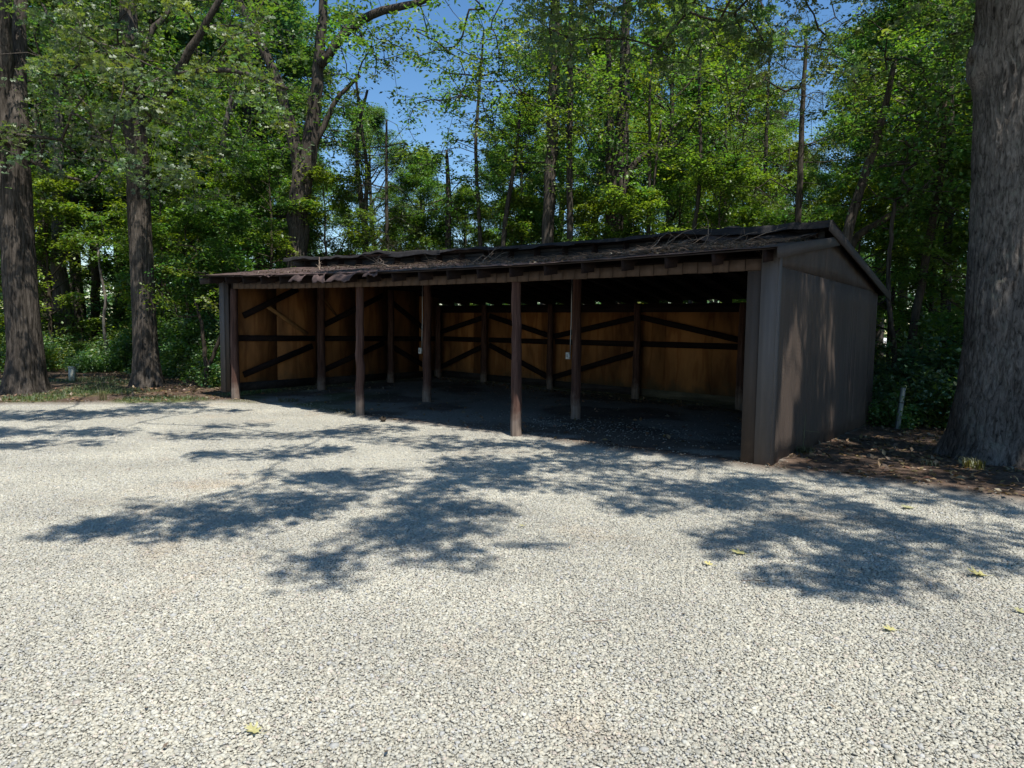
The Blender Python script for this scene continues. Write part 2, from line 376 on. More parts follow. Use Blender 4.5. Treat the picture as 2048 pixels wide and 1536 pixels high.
def build_ground():
    def axis(lo, hi, step, far):
        a = np.arange(lo, hi + step / 2, step); g = []; v = step; p = hi
        while p < far: v *= 1.28; p += v; g.append(p)
        h = []; v = step; p = lo
        while p > -far: v *= 1.28; p -= v; h.append(p)
        return np.concatenate([h[::-1], a, g])
    X = axis(-16, 14, .12, 900); Y = axis(1, 26, .12, 900)
    gx, gy = np.meshgrid(X, Y, indexing='ij'); z = gz(gx, gy); n, m = gx.shape
    V = np.stack([gx, gy, z], -1).reshape(-1, 3)
    i, j = np.meshgrid(np.arange(n - 1), np.arange(m - 1), indexing='ij'); a = (i * m + j).ravel()
    Q = np.stack([a, a + m, a + m + 1, a + 1], 1)
    d = edge_d(gx, gy); bed = 1 - np.clip((d + .05) / .3, 0, 1)
    q = np.stack([gx - SH[0], gy - SH[1]], -1); t = q @ FV; s = q @ SV
    inside = (t > 0) & (t < LEN) & (s > 0.2) & (s < DEP)
    bed = np.maximum(bed, inside * np.clip((fbm(gx * .7, gy * .7, 9) - .40) * 4, .12, .50))
    left = np.clip((-gx - 2.5) / 2, 0, 1) * np.clip(1 - (gy - 16.5) / 2, 0, 1) * np.clip((fbm(gx * .8, gy * .8, 12) - .44) * 5, 0, .8) * (d > .1)
    field = np.clip((gy - 27) / 5, 0, 1) * np.clip((gx - 6) / 4, 0, 1)
    grass = np.maximum(left, field); tint = np.stack([bed, grass, bed * 0], -1).reshape(-1, 3)
    o = link('ground', mesh_np('ground', V, Q, soil_mat(), True, tint)); tag(o, 'brown woodland soil running under the shed and trees', kind='structure')
build_ground()

# ------------------------------------------------------------------ gravel: one tile of real stones, instanced over the yard
ICO_T = (1 + 5 ** .5) / 2
ICO_V = np.array([(-1, ICO_T, 0), (1, ICO_T, 0), (-1, -ICO_T, 0), (1, -ICO_T, 0), (0, -1, ICO_T), (0, 1, ICO_T), (0, -1, -ICO_T), (0, 1, -ICO_T), (ICO_T, 0, -1), (ICO_T, 0, 1), (-ICO_T, 0, -1), (-ICO_T, 0, 1)]) / 1.902
ICO_F = np.array([(0, 11, 5), (0, 5, 1), (0, 1, 7), (0, 7, 10), (0, 10, 11), (1, 5, 9), (5, 11, 4), (11, 10, 2), (10, 7, 6), (7, 1, 8), (3, 9, 4), (3, 4, 2), (3, 2, 6), (3, 6, 8), (3, 8, 9), (4, 9, 5), (2, 4, 11), (6, 2, 10), (8, 6, 7), (9, 8, 1)])
CUB_V = np.array([(x, y, z) for z in (-1, 1) for y in (-1, 1) for x in (-1, 1)]) * .68
CUB_F = np.array([(0, 2, 3), (0, 3, 1), (4, 5, 7), (4, 7, 6), (0, 1, 5), (0, 5, 4), (2, 6, 7), (2, 7, 3), (0, 4, 6), (0, 6, 2), (1, 3, 7), (1, 7, 5)])
def stones(P, size, seed=0, flat=(.40, .66)):
    """P (n,3); angular crushed stones"""
    g = np.random.default_rng(seed); out_v = []; out_f = []; out_t = []; base = 0
    half = g.random(len(P)) < .55
    for mask, BV, BF, jit in ((half, CUB_V, CUB_F, .33), (~half, ICO_V, ICO_F, .20)):
        p = P[mask]; n = len(p); sz = size[mask]
        v = BV[None] + g.normal(0, jit, (n, len(BV), 3)) * .8
        sc = np.stack([np.ones(n), g.uniform(.55, .95, n), g.uniform(*flat, n)], 1) * sz[:, None] * .5
        v = v * sc[:, None]
        th = g.uniform(0, 2 * np.pi, n); tx = g.normal(0, .20, n); ty = g.normal(0, .20, n)
        cx, sx = np.cos(tx)[:, None], np.sin(tx)[:, None]; y, z = v[..., 1] * cx - v[..., 2] * sx, v[..., 1] * sx + v[..., 2] * cx; v = np.stack([v[..., 0], y, z], -1)
        cy, sy = np.cos(ty)[:, None], np.sin(ty)[:, None]; x, z = v[..., 0] * cy + v[..., 2] * sy, -v[..., 0] * sy + v[..., 2] * cy; v = np.stack([x, v[..., 1], z], -1)
        c, s = np.cos(th)[:, None], np.sin(th)[:, None]; v = np.stack([v[..., 0] * c - v[..., 1] * s, v[..., 0] * s + v[..., 1] * c, v[..., 2]], -1)
        v += p[:, None]
        f = BF[None] + (np.arange(n) * len(BV))[:, None, None] + base; base += n * len(BV)
        br = np.clip(g.normal(.395, .045, n), .16, .60)
        hue = np.array([1.0, .968, .83]) + g.normal(0, .014, (n, 1)) * np.array([1, 0, -1.4])
        k = g.random(n); hue = np.where((k < .05)[:, None], np.array([1.05, .94, .82]), hue); hue = np.where((k > .92)[:, None], np.array([.90, .90, .87]), hue)
        tt = br[:, None] * hue; out_t.append(np.repeat(tt, len(BV), 0)); out_v.append(v.reshape(-1, 3)); out_f.append(f.reshape(-1, 3))
    return np.concatenate(out_v), np.concatenate(out_f), np.concatenate(out_t)

def build_gravel():
    T = 1.25; n = 14400; g = np.random.default_rng(3)
    k = int(math.sqrt(n)); gx, gy = np.meshgrid((np.arange(k) + .5) / k * T - T / 2, (np.arange(k) + .5) / k * T - T / 2)
    P = np.stack([gx.ravel() + g.normal(0, .006, k * k), gy.ravel() + g.normal(0, .006, k * k), g.uniform(-.008, -.002, k * k)], 1)
    size = np.clip(g.lognormal(math.log(.0158), .33, len(P)), .008, .042)
    v, f, t = stones(P, size, 5)
    tx, ty = np.meshgrid(np.arange(-20, 18) * T, .6 + np.arange(-3, 14) * T); tx = tx.ravel(); ty = ty.ravel()
    near = (np.abs(tx) < ty * .80 + 3) & (edge_d(tx, ty - T * .8) < .1) & (ty < 17)
    pts = np.stack([tx[near], ty[near], tx[near] * 0], 1)
    me = mesh_np('gravel', np.concatenate([v, pts]), f, M['stone'], False, np.concatenate([t, np.ones((len(pts), 3))]))
    fl = me.attributes.new('spot', 'BOOLEAN', 'POINT'); fl.data.foreach_set('value', np.arange(len(v) + len(pts)) >= len(v))
    o = link('gravel', me); tag(o, 'pale grey crushed stone gravel covering the yard', 'gravel', kind='stuff')
    ng = bpy.data.node_groups.new('tile', 'GeometryNodeTree')
    ng.interface.new_socket('Geometry', in_out='INPUT', socket_type='NodeSocketGeometry')
    ng.interface.new_socket('Geometry', in_out='OUTPUT', socket_type='NodeSocketGeometry')
    nd, lk = ng.nodes, ng.links
    gi, go = nd.new('NodeGroupInput'), nd.new('NodeGroupOutput')
    na = nd.new('GeometryNodeInputNamedAttribute'); na.data_type = 'BOOLEAN'; na.inputs[0].default_value = 'spot'
    sp = nd.new('GeometryNodeSeparateGeometry'); sp.domain = 'POINT'; lk.new(gi.outputs[0], sp.inputs[0]); lk.new(na.outputs[0], sp.inputs[1])
    ins = nd.new('GeometryNodeInstanceOnPoints'); lk.new(sp.outputs[0], ins.inputs['Points']); lk.new(sp.outputs[1], ins.inputs['Instance'])
    rv = nd.new('FunctionNodeRandomValue'); rv.data_type = 'INT'
    for s_ in rv.inputs:
        if s_.name == 'Min' and s_.type == 'INT': s_.default_value = 0
        if s_.name == 'Max' and s_.type == 'INT': s_.default_value = 3
    mm = nd.new('ShaderNodeMath'); mm.operation = 'MULTIPLY'; mm.inputs[1].default_value = math.pi / 2
    ro = [q for q in rv.outputs if q.type == 'INT'][0]; lk.new(ro, mm.inputs[0])
    cx = nd.new('ShaderNodeCombineXYZ'); lk.new(mm.outputs[0], cx.inputs[2]); lk.new(cx.outputs[0], ins.inputs['Rotation'])
    lk.new(ins.outputs[0], go.inputs[0])
    md = o.modifiers.new('tile', 'NODES'); md.node_group = ng
    # loose gravel spilled inside the shed
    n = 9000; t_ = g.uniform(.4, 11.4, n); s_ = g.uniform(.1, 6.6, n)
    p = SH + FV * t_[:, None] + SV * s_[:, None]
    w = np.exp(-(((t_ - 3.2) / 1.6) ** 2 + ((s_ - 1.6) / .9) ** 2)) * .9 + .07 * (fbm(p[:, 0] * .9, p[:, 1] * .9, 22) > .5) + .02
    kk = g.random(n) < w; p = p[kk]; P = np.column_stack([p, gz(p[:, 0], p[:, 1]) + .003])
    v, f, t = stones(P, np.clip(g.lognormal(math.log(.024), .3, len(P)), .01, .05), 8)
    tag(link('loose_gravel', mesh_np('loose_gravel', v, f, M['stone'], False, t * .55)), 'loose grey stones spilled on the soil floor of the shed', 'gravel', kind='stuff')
    # stones strayed over the soil edge
    n = 6000; x = g.uniform(-14, 9, n); y = np.interp(x, EX, EY) + g.exponential(.22, n) - .1; P = np.column_stack([x, y, gz(x, y) + .002])
    v, f, t = stones(P, np.clip(g.lognormal(math.log(.015), .3, n), .007, .03), 9)
    tag(link('stray_gravel', mesh_np('stray_gravel', v, f, M['stone'], False, t * .7)), 'scattered stones along the border of gravel and soil', 'gravel', kind='stuff')
build_gravel()

# ------------------------------------------------------------------ the open-fronted shed (local x = -t along the front, y = s into the depth)
def sag(t): return .075 * ((np.asarray(t, float) - 5) / 5.5) ** 2
def zf(t, s): return 2.585 + sag(t) + .145 * (np.asarray(s, float) + .4)
def zr(t, s): return 3.205 + .6 * sag(t) - .137 * (np.asarray(s, float) - 2.07)
def fz(t): return 2.377 + .050 * ((np.asarray(t, float) - 5.4) / 5.6) ** 2      # lower edge of the fascia

def build_shed():
    S = empty('open_shed', (SH[0], SH[1], 0), -YAW)
    tag(S, 'long brown open-fronted wooden shed with sagging debris-strewn roof and pole posts', 'shed')
    g = np.random.default_rng(11)
    # --- right gable wall: sheets of grooved siding, slightly buckled
    def warp(s, z):
        a = .011 * np.sin(s * 2 * np.pi / .62 + .5) + .0045 * np.sin(s * 2 * np.pi / .23 + 1.1) + .012 * np.sin(s * 2 * np.pi / 1.9 + 2.2)
        return a * (.75 + .25 * np.cos(z * .9)) + .004 * np.sin(z * 1.7 + s * 2.2)
    def groove(s):
        k = np.abs(((s + .1) / .2032) % 1 - .5) * .2032; k = .1016 - k
        return np.where(k < .007, -.005, 0.)
    def zb(s): return .020 - .0245 * s
    edges = [0.04, 1.22, 2.44, 3.66, 4.88, 6.10, 6.99]
    for a, b in zip(edges[:-1], edges[1:]):
        s = np.arange(a + .0025, b - .002, .0075); zt = np.linspace(0, 1, 9)
        sg, kg = np.meshgrid(s, zt, indexing='ij'); zz = zb(sg) + (2.466 - zb(sg)) * kg
        u = warp(sg, zz) + groove(sg) + .012
        sheet('siding_panel', np.stack([u, sg, zz], -1), (-.016, 0, 0), M['siding'], S)
    for a, b in zip([0.04, 2.44, 4.88], [2.44, 4.88, 6.75]):
        s = np.arange(a + .0025, b - .002, .02); kt = np.linspace(0, 1, 4)
        sg, kg = np.meshgrid(s, kt, indexing='ij'); top = np.minimum(zf(0, sg), zr(0, sg)) - .03
        zz = 2.474 + np.maximum(top - 2.474, .002) * kg
        sheet('gable_panel', np.stack([warp(sg, zz) + .0115, sg, zz], -1), (-.016, 0, 0), M['siding'], S)
    MB().box(-.004, .004, .05, 6.9, 2.463, 2.477).build('seam_flashing', M['siding'], S)
    # --- outer siding of the far left and back walls
    edges = np.arange(0.04, 7.2, 1.2)
    for a in edges[:-1]:
        b = min(a + 1.196, 6.98); MB().box(-LEN - .010, -LEN + .006, a, b, .20 + .01 * a, float(min(zf(LEN, a), zr(LEN, a))) - .05).build('siding_panel', M['siding'], S)
    for k in range(10):
        a = .02 + k * 1.18; MB().box(-a - 1.176, -a, 6.985, 7.0, .02 + .024 * a, 2.24).build('siding_panel', M['siding'], S)
    # --- plywood lining
    e = [0.30, 1.30, 2.50, 3.70, 4.90, 6.10, 6.93]
    for a, b in zip(e[:-1], e[1:]):
        za = .37; zt = min(float(min(zf(LEN, a), zr(LEN, a))), float(min(zf(LEN, b), zr(LEN, b)))) - .06
        MB().box(0, .014, 0, b - a - .003, 0, zt - za).build('plywood_panel', M['plywood'], S, loc=(-LEN + .085, a, za))
    e = [0.05, 1.0, 2.17, 3.33, 4.48, 5.66, 6.87, 8.05, 9.22, 10.4, 11.70]
    for a, b in zip(e[:-1], e[1:]):
        za = .09 + .022 * a; MB().box(0, b - a - .004, 0, .014, 0, 2.10 - za).build('plywood_panel', M['plywood'], S, loc=(-b, 6.945 + g.uniform(0, .006), za))
    # --- poles
    def pole(t, s, z1, r=.088, lean=(0, 0), z0=None):
        r *= .89
        w = shed_pt(t, s); zb_ = gzf(w[0], w[1]) - .08 if z0 is None else z0; k = np.linspace(0, 1, 14)
        wob = g.normal(0, .006, (14, 2)); P = np.stack([-t + lean[0] * k + wob[:, 0], s + lean[1] * k + wob[:, 1], zb_ + (z1 - zb_) * k], 1)
        # wobbled round timber, object origin at its foot
        b = MB(); th = np.linspace(0, 2 * np.pi, 22, endpoint=False); rr = r * (1.12 - .22 * k)
        V = []; ph = g.uniform(0, 9)
        for q in range(14):
            rad = rr[q] * (1 + .05 * np.sin(3 * th + ph + q * .1) + .03 * np.sin(7 * th + q * .3) + g.normal(0, .012, 22))
            V.append(np.stack([P[q, 0] + t + rad * np.cos(th), P[q, 1] - s + rad * np.sin(th), np.full(22, P[q, 2] - zb_)], 1))
        i = np.arange(13)[:, None] * 22; j = np.arange(22)[None]; kk = (j + 1) % 22
        b.addn(np.concatenate(V), np.stack([i + j, i + kk, i + 22 + kk, i + 22 + j], -1).reshape(-1, 4)); b.F.extend(range(13 * 22, 14 * 22)); b.S.append(22)
        return b.build('pole', M['pole'], S, smooth=True, loc=(-t, s, zb_))
    pole(11.46, .02, 2.44, .095); pole(7.46, .02, 2.50, .085, (.02, 0)); pole(3.88, .02, 2.50, .088, (-.03, 0)); pole(.24, .14, 2.5, .09)
    pole(8.00, 2.42, 2.9, .098); pole(4.24, 2.42, 2.9, .095, (-.03, 0)); pole(.2, 2.44, 2.9); pole(11.58, 2.44, 2.9, .105)
    pole(.2, 4.7, 2.6); pole(11.58, 4.82, 2.65, .1)
    for t in (11.60, 9.87, 7.65, 5.15, 2.6, .16): pole(t, 6.77, 2.30, .088 + g.uniform(0, .015))
    # --- framing
    def bm(name, a, b, w, h, mat='frame', up=(0, 0, 1)):
        a = np.array([-a[0], a[1], a[2]], float); b = np.array([-b[0], b[1], b[2]], float); m_ = MB().beam(a - a, b - a, w, h, up); return m_.build(name, M[mat], S, loc=a)
    for (s0, s1) in ((.1, 2.36), (2.52, 4.76), (4.9, 6.72)):
        bm('girt', (LEN - .125, s0, 1.37 - .008 * s0), (LEN - .125, s1, 1.37 - .008 * s1), .045, .135)
        bm('skirt_board', (LEN - .10, s0, .275), (LEN - .10, s1, .29), .04, .19, 'skirt_dark')
    for (t0, t1) in ((11.5, 9.93), (9.80, 7.72), (7.58, 5.22), (5.08, 2.67), (2.53, .25)):
        bm('girt', (t0, 6.90, 1.325), (t1, 6.90, 1.315), .045, .14)
        bm('skirt_board', (t0 + .06, 6.91, .03 + .0225 * t0), (t1 - .06, 6.91, .03 + .0225 * t1), .04, .18, 'skirt' if t0 < 6 else 'skirt_dark')
    for a, b in (((.38, 1.87), (1.83, 2.53)), ((.36, .55), (2.25, 1.17)), ((2.5, 1.64), (4.6, 2.5)), ((2.49, .53), (4.65, 1.22)), ((4.75, 2.43), (6.5, 1.46)), ((4.76, 1.19), (6.5, .42))):
        bm('brace', (LEN - .175, a[0], a[1]), (LEN - .175, b[0], b[1]), .04, .135)
    bm('brace', (LEN - .125, 1.0, 2.11), (LEN - .125, 2.15, 1.46), .035, .085, 'frame_light')
    bm('brace', (LEN - .125, 2.5, 2.52), (LEN - .125, 3.04, 1.92), .035, .05, 'frame_light')
    for a, b in (((11.6, 1.52), (9.95, 1.96)), ((11.6, .47), (9.95, 1.15)), ((9.75, 2.0), (7.72, 1.47)), ((9.75, 1.18), (7.72, .36)), ((7.6, 1.46), (5.2, 1.97)), ((7.6, .38), (5.2, 1.11)), ((5.1, 1.97), (2.6, 1.45))):
        bm('brace', (a[0], 6.85, a[1]), (b[0], 6.85, b[1]), .04, .135)
    bm('header', (11.7, 6.88, 2.175), (.05, 6.88, 2.175), .09, .17); bm('wall_plate', (LEN - .06, 6.94, 2.282), (.03, 6.94, 2.282), .10, .036)
    bm('ridge_beam', (LEN - .03, 2.44, 2.80), (.03, 2.44, 2.80), .08, .22)
    # stained front header in three lengths, following the sag
    ts = [11.45, 7.5, 3.9, .18]
    for a, b in zip(ts[:-1], ts[1:]): bm('header', (a, -.045 + .03, float(fz(a)) + .085), (b + .005, -.045 + .03, float(fz(b)) + .085), .05, .16)
    # --- fascia: short lengths of grooved siding
    base = MB().box(-.0965, .0965, -.009, .009, 0, .142).mesh('fascia_panel', M['fascia'])
    t = .178 + .1016
    while t < 11.44:
        ang = -math.atan(float(fz(t + .05) - fz(t - .05)) / .1)
        link('fascia_panel', base, S, (-t, -.052 + g.normal(0, .0012), float(fz(t)) + g.normal(0, .0015)), (0, -ang * -1, 0)); t += .2032
    # --- corner trim boards
    MB().box(-.175, .018, -.075, -.048, .017, 2.66).build('corner_trim', M['trim'], S); MB().box(.018, .038, -.075, .04, .015, 2.64).build('corner_trim', M['trim'], S)
    b = MB()
    n_ = 2; MB().box(-.345, -.178, -.064, -.047, .01, float(fz(.26)) - .004).build('siding_strip', M['siding'], S)
    MB().box(-11.84, -11.70, -.075, -.048, .185, 2.60).build('corner_trim', M['trim'], S); MB().box(-11.697, -11.545, -.062, -.047, .20, 2.58).build('siding_strip', M['siding'], S)
    MB().box(-11.87, -11.843, -.075, .05, .185, 2.6).build('corner_trim', M['trim'], S)
    # --- rafters
    for k in range(20):
        t = .06 + k * .615; t = min(t, LEN - .04)
        bm('rafter', (t, -.365, float(zf(t, -.365)) - .097), (t, 2.40, float(zf(t, 2.40)) - .097), .04, .14)
        bm('rafter', (t + .045, 2.14, float(zr(t, 2.14)) - .112), (t + .045, 7.68, float(zr(t, 7.68)) - .112), .04, .17)
    # --- roof boards, each bent to the sag
    tt = np.linspace(-.075, 12.03, 26)
    def board(name, z_of, s0, s1, t0, t1, mat, th=.019, dz=0., jz=.0):
        q = np.linspace(t0, t1, 18); G = []
        for s in (s0, s1): G.append(np.stack([-q, np.full_like(q, s), z_of(q, s) + dz + jz], 1))
        return sheet(name, np.array(G), (0, 0, -th), mat, S)
    s = -.39
    while s < 2.25:
        w = g.choice([.14, .185, .235]); cut = g.uniform(3, 9); e = min(s + w, 2.28)
        for a, b in ((-.075, cut), (cut + .006, 12.02 + g.uniform(-.04, .06))): board('roof_board', zf, s + .004, e - .004, a, b, M['deck'], jz=g.uniform(-.002, .002) - .002)
        s += w
    s = 2.09
    while s < 7.7:
        w = g.choice([.14, .185, .235]); cut = g.uniform(3, 9); e = min(s + w, 7.74)
        for a, b in ((-.075, cut), (cut + .006, 12.02 + g.uniform(-.04, .06))): board('roof_board', zr, s + .004, e - .004, a, b, M['deck'], jz=g.uniform(-.002, .002) - .002)
        s += w
    # --- clerestory band above the front slope
    for z0, z1 in ((.005, .115), (.12, .235)):
        for a, b in ((.0, 4.1), (4.11, 8.3), (8.31, 12.1)):
            q = np.linspace(a, b, 12); lo = zf(q, 2.29) + z0; hi = np.minimum(zf(q, 2.29) + z1, zr(q, 2.29) - .024)
            G = np.stack([np.stack([-q, np.full_like(q, 2.30) - (.004 if z0 > .1 else 0), zz], 1) for zz in (lo, hi)]); sheet('clerestory_board', G, (0, .02, 0), M['band'], S)
    # --- rake boards
    def rake(pts, z_of, h=.135, t=-.105):
        M_ = M['rake']
        a, b = pts; A = (-t, a, float(z_of(0, a)) - h / 2 + .012); B = (-t, b, float(z_of(0, b)) - h / 2 + .012)
        m_ = MB().beam(np.zeros(3), np.array(B) - np.array(A), .026, h); m_.build('rake_board', M_, S, loc=A)
    rake((-.405, 2.93), zf); rake((2.0, 7.76), zr, .15, -.135); rake((-.40, 2.4), zf, .13, 12.06); rake((2.05, 7.74), zr, .14, 12.09)
    # --- roll roofing over the front slope: lapped, rippled courses with ragged lips
    def roll(name, z_of, s0, s1, t0, t1, mat, seed, lip=.03, amp=.014, dz=.006, ns=14, dt=.09):
        nt_ = max(4, int((t1 - t0) / dt)); q = np.linspace(t0, t1, nt_); v = np.linspace(0, 1, ns); Q, Vv = np.meshgrid(q, v, indexing='ij')
        ss = s0 + (s1 - s0) * Vv; ss = ss + (1 - Vv) ** 3 * lip * (fbm(Q * 2.5, Q * 0 + seed, seed, 4) - .5) * 4
        z = z_of(Q, ss) + dz + amp * (fbm(Q * 3, ss * 3 + seed, seed) - .3) + (1 - Vv) ** 6 * amp * 2.4 * (fbm(Q * 4, Q * 0 + 3, seed + 9) - .35)
        return sheet(name, np.stack([-Q, ss, z], -1), (0, 0, -.0035), mat, S, smooth=True)
    k = 0
    for (s0, s1) in ((-.43, .58), (.50, 1.5), (1.42, 2.27)):
        for (a, b) in ((-.09, 3.4), (3.3, 7.1), (7.0, 12.06)):
            roll('roofing_sheet', zf, s0, s1, a + g.uniform(-.02, .03), b, M['roofing'], 40 + k, lip=.016, amp=.010, dz=.006 + .004 * (k % 3)); k += 1
    for (s0, s1) in ((2.05, 3.9), (3.8, 5.8), (5.7, 7.78)):
        for (a, b) in ((-.09, 6.1), (6.0, 12.06)): roll('roofing_sheet', zr, s0, s1, a, b, M['roofing'], 60 + k, dt=.16); k += 1
    # flaps torn loose at the eave
    for (t0, t1, l, cur, rz) in ((8.35, 8.75, .34, .9, .1), (7.93, 8.28, .36, 1.0, -.15), (6.95, 7.6, .40, .85, .12), (6.55, 6.92, .26, .7, -.1), (9.35, 9.8, .18, .5, .1), (10.4, 10.9, .14, .5, 0)):
        q = np.linspace(0, 1, 12); v = np.linspace(0, 1, 9); Q, Vv = np.meshgrid(q, v, indexing='ij'); tq = t0 + (t1 - t0) * Q + rz * Vv
        ss = -.30 - l * Vv * np.cos(cur * Vv * .9) * .9; z = zf(tq, -.34) + .026 - l * .50 * Vv ** 1.5 * cur + .018 * np.sin(Q * 9 + Vv * 3) + .01 * np.sin(Q * 23)
        sheet('torn_roofing', np.stack([-tq, ss, z], -1), (0, .002, -.003), M['roofing'], S, smooth=True)
    # black felt curling over the top edge of the rear slope
    a = -.12; k = 0
    while a < 12.3:
        w = g.uniform(1.1, 2.4); b = min(a + w, 12.42); nt_ = int((b - a) / .05) + 3
        q = np.linspace(a - .04, b + .04, nt_); v = np.linspace(0, 1, 16); Q, Vv = np.meshgrid(q, v, indexing='ij')
        hang = .03 + .11 * fbm(Q * 1.3, Q * 0 + 7, 71, 3) * (1.0 if g.random() < .7 else .5)
        lift = .05 * np.maximum(0, fbm(Q * 1.1, Q * 0 + 1, 72, 3) - .42) * 4
        ss = 2.75 - .72 * np.minimum(Vv * 1.25, 1) - .03 * np.maximum(Vv - .8, 0) * 5
        z = zr(Q, np.minimum(ss, 2.75)) + .014 + lift * np.clip((Vv - .4) * 2.2, 0, 1) - hang * np.clip((Vv - .8) * 5, 0, 1) ** .9 + .010 * (fbm(Q * 6, Vv * 5, 73 + k) - .5) * 2
        sheet('felt_sheet', np.stack([-Q, ss, z], -1), (0, 0, -.003), M['felt'], S, smooth=True); a = b; k += 1
    # large brown sheet blown up near the gable end
    for (t0, t1, h, mat, s0) in ((1.05, 2.1, .19, 'roofing', 1.95), (.05, 1.15, .06, 'felt', 1.98)):
        q = np.linspace(0, 1, 18); v = np.linspace(0, 1, 12); Q, Vv = np.meshgrid(q, v, indexing='ij'); tq = t0 + (t1 - t0) * Q
        ss = s0 + .75 * Vv - .10 * np.sin(Q * 3); z = zr(tq, 2.3) - .02 + h * np.sin(np.pi * np.clip(Q * 1.1, 0, 1)) * (.4 + .6 * Vv) - .20 * (1 - Vv) ** 1.6 * (.6 + .4 * np.sin(Q * 4)) + .02 * np.sin(Q * 12 + Vv * 4)
        z = np.maximum(z, zf(tq, ss) + .02); sheet('loose_sheet', np.stack([-tq, ss, z], -1), (0, 0, -.003), M[mat], S, smooth=True)
    return S
shed = build_shed()

# switch boxes and conduits fixed to the inner poles
white = simple('white_plastic', (.62, .63, .60)); greym = simple('grey_metal', (.30, .31, .32), .45, .6)
def switch_box(t, s, z, lab):
    b = empty('outlet_box', tuple(shed_pt(t, s, z)), -YAW)
    tag(b, lab, 'outlet box')
    m_ = MB(); m_.box(-.035, .035, -.03, .03, -.062, .062); m_.build('box_body', white, b)
    MB().box(-.012, .012, -.040, -.0305, -.028, .028).build('switch', greym, b); MB().box(-.030, .030, -.034, -.0302, .030, .050).build('cover_lip', white, b)
    P = [(.045, 0, .05), (.046, 0, .3), (.052, .004, .7), (.048, .006, 1.1), (.05, .004, 1.45)]
    MB().tube(P, .0085, 8).build('conduit', greym, b, smooth=True)
    MB().box(.035, .045, -.01, .01, -.055, -.02).build('clip', greym, b)
switch_box(8.135, 2.35, 1.155, 'white outlet box with conduit on the inner pole nearer the left shed wall')
switch_box(4.385, 2.35, 1.175, 'white outlet box with conduit on the inner pole right of the middle front pole')

ORD = 'first second third fourth fifth sixth seventh eighth ninth tenth eleventh twelfth thirteenth fourteenth fifteenth sixteenth seventeenth eighteenth nineteenth twentieth'.split()
REL = {}
def later_label(o, base, row): REL.setdefault((base, row), []).append(o)
def write_labels():
    for (base, row), L in REL.items():
        px = lambda o: o.location.x / o.location.y
        L = sorted(L, key=px); n = 0
        for o in L:
            if abs(px(o)) > .73: m = [q for q in L if px(q) * px(o) > 0 and abs(px(q)) > .73]; o['label'] = base + (', ' + row if row else '') + ', ' + (ORD[m.index(o)] + ' of those ' if len(m) > 1 else '') + ('beyond the left edge' if px(o) < 0 else 'beyond the right edge'); continue
            o['label'] = base + ', ' + (row + ', ' if row else '') + (ORD[n] if n < 20 else 'last') + ' from the left'; n += 1
# ------------------------------------------------------------------ trees
# sunlit and shaded places on the yard: foliage whose shadow would fall on open gravel is not there
BLOBS = [(300,1052,125,24,.8),(520,1032,110,24,.8),(650,965,110,22,.75),(820,1060,110,30,.8),(900,1003,110,22,.65),(1160,965,110,16,.6),(1510,1062,110,24,.8),(1700,1105,130,28,.8),(1840,1075,110,24,.75),(1400,1000,110,16,.7),(1610,1155,90,18,.75),(1790,1152,100,24,.9),(620,1120,90,18,.6),(1000,935,110,16,.6),
   # photo-measured shade patches: px, py, rx, ry, cover
 (230,1060,105,26,.95),(400,1030,120,22,.9),(500,992,80,16,.8),(350,1008,80,12,.6),(480,910,90,11,.7),(600,905,80,13,.7),(560,955,90,13,.8),
 (610,1000,95,18,.8),(470,1066,80,9,.6),(830,1010,60,20,.85),(900,1052,95,27,.95),(720,1095,65,18,.85),(640,1140,60,16,.9),(560,1180,60,7,.6),
 (700,1162,50,8,.5),(900,1112,65,22,.95),(1050,1090,60,9,.8),(970,1018,60,14,.6),(870,960,75,20,.85),(740,950,60,11,.5),(960,930,100,18,.85),
 (1060,970,80,13,.65),(600,868,90,8,.65),(400,870,90,8,.65),(720,860,80,9,.55),(830,880,90,9,.55),(950,892,100,11,.6),(480,853,70,6,.5),
 (1150,925,125,17,.85),(1300,970,110,18,.85),(1265,1010,62,15,.9),(1450,960,95,18,.75),(1500,1010,100,20,.75),(1650,1000,90,18,.75),
 (1560,1050,120,18,.9),(1480,1095,66,20,.95),(1620,1140,105,20,.95),(1760,1182,85,16,.95),(1660,1190,60,9,.7),(1800,1120,120,18,.8),
 (1900,1060,125,20,.9),(1985,1120,90,18,.9),(1750,1042,80,15,.75),(1850,992,120,13,.65),(2010,1020,90,14,.8),(1100,890,100,9,.55),
 (1250,905,100,10,.7),(1400,925,110,11,.75),(1560,965,90,13,.8),(1700,960,90,12,.7),(2140,1090,100,24,.8),(2200,1010,110,24,.8),
 (100,830,125,9,.95),(250,826,80,7,.85),(330,812,95,5,.9),(60,862,75,8,.65),(200,866,100,9,.75),(80,888,100,9,.75),(420,822,60,4,.5),(-60,870,80,14,.8),(-40,830,90,10,.8)]
def blob_world():
    out = []
    for px, py, rx, ry, c in BLOBS:
        p = ground_at(px, py); d = p[1]; out.append((p[0], p[1], rx * d / FPX, ry * d * d / (FPX * CH), c))
    return out
BW = blob_world()
HOLES = [(3.45, 9.05, .35), (3.42, 9.5, .38), (3.46, 9.95, .34), (3.3, 8.8, .2), (4.9, 11.7, .15), (5.75, 12.8, .18), (5.1, 11.3, .12), (5.6, 8.6, .22), (4.6, 9.5, .15), (5.3, 10.2, .14), (6.5, 11.2, .2),
         (2.9, 8.55, .3), (1.8, 9.15, .25), (.9, 10.25, .3), (6.9, 9.0, .32), (7.0, 9.2, .3)]
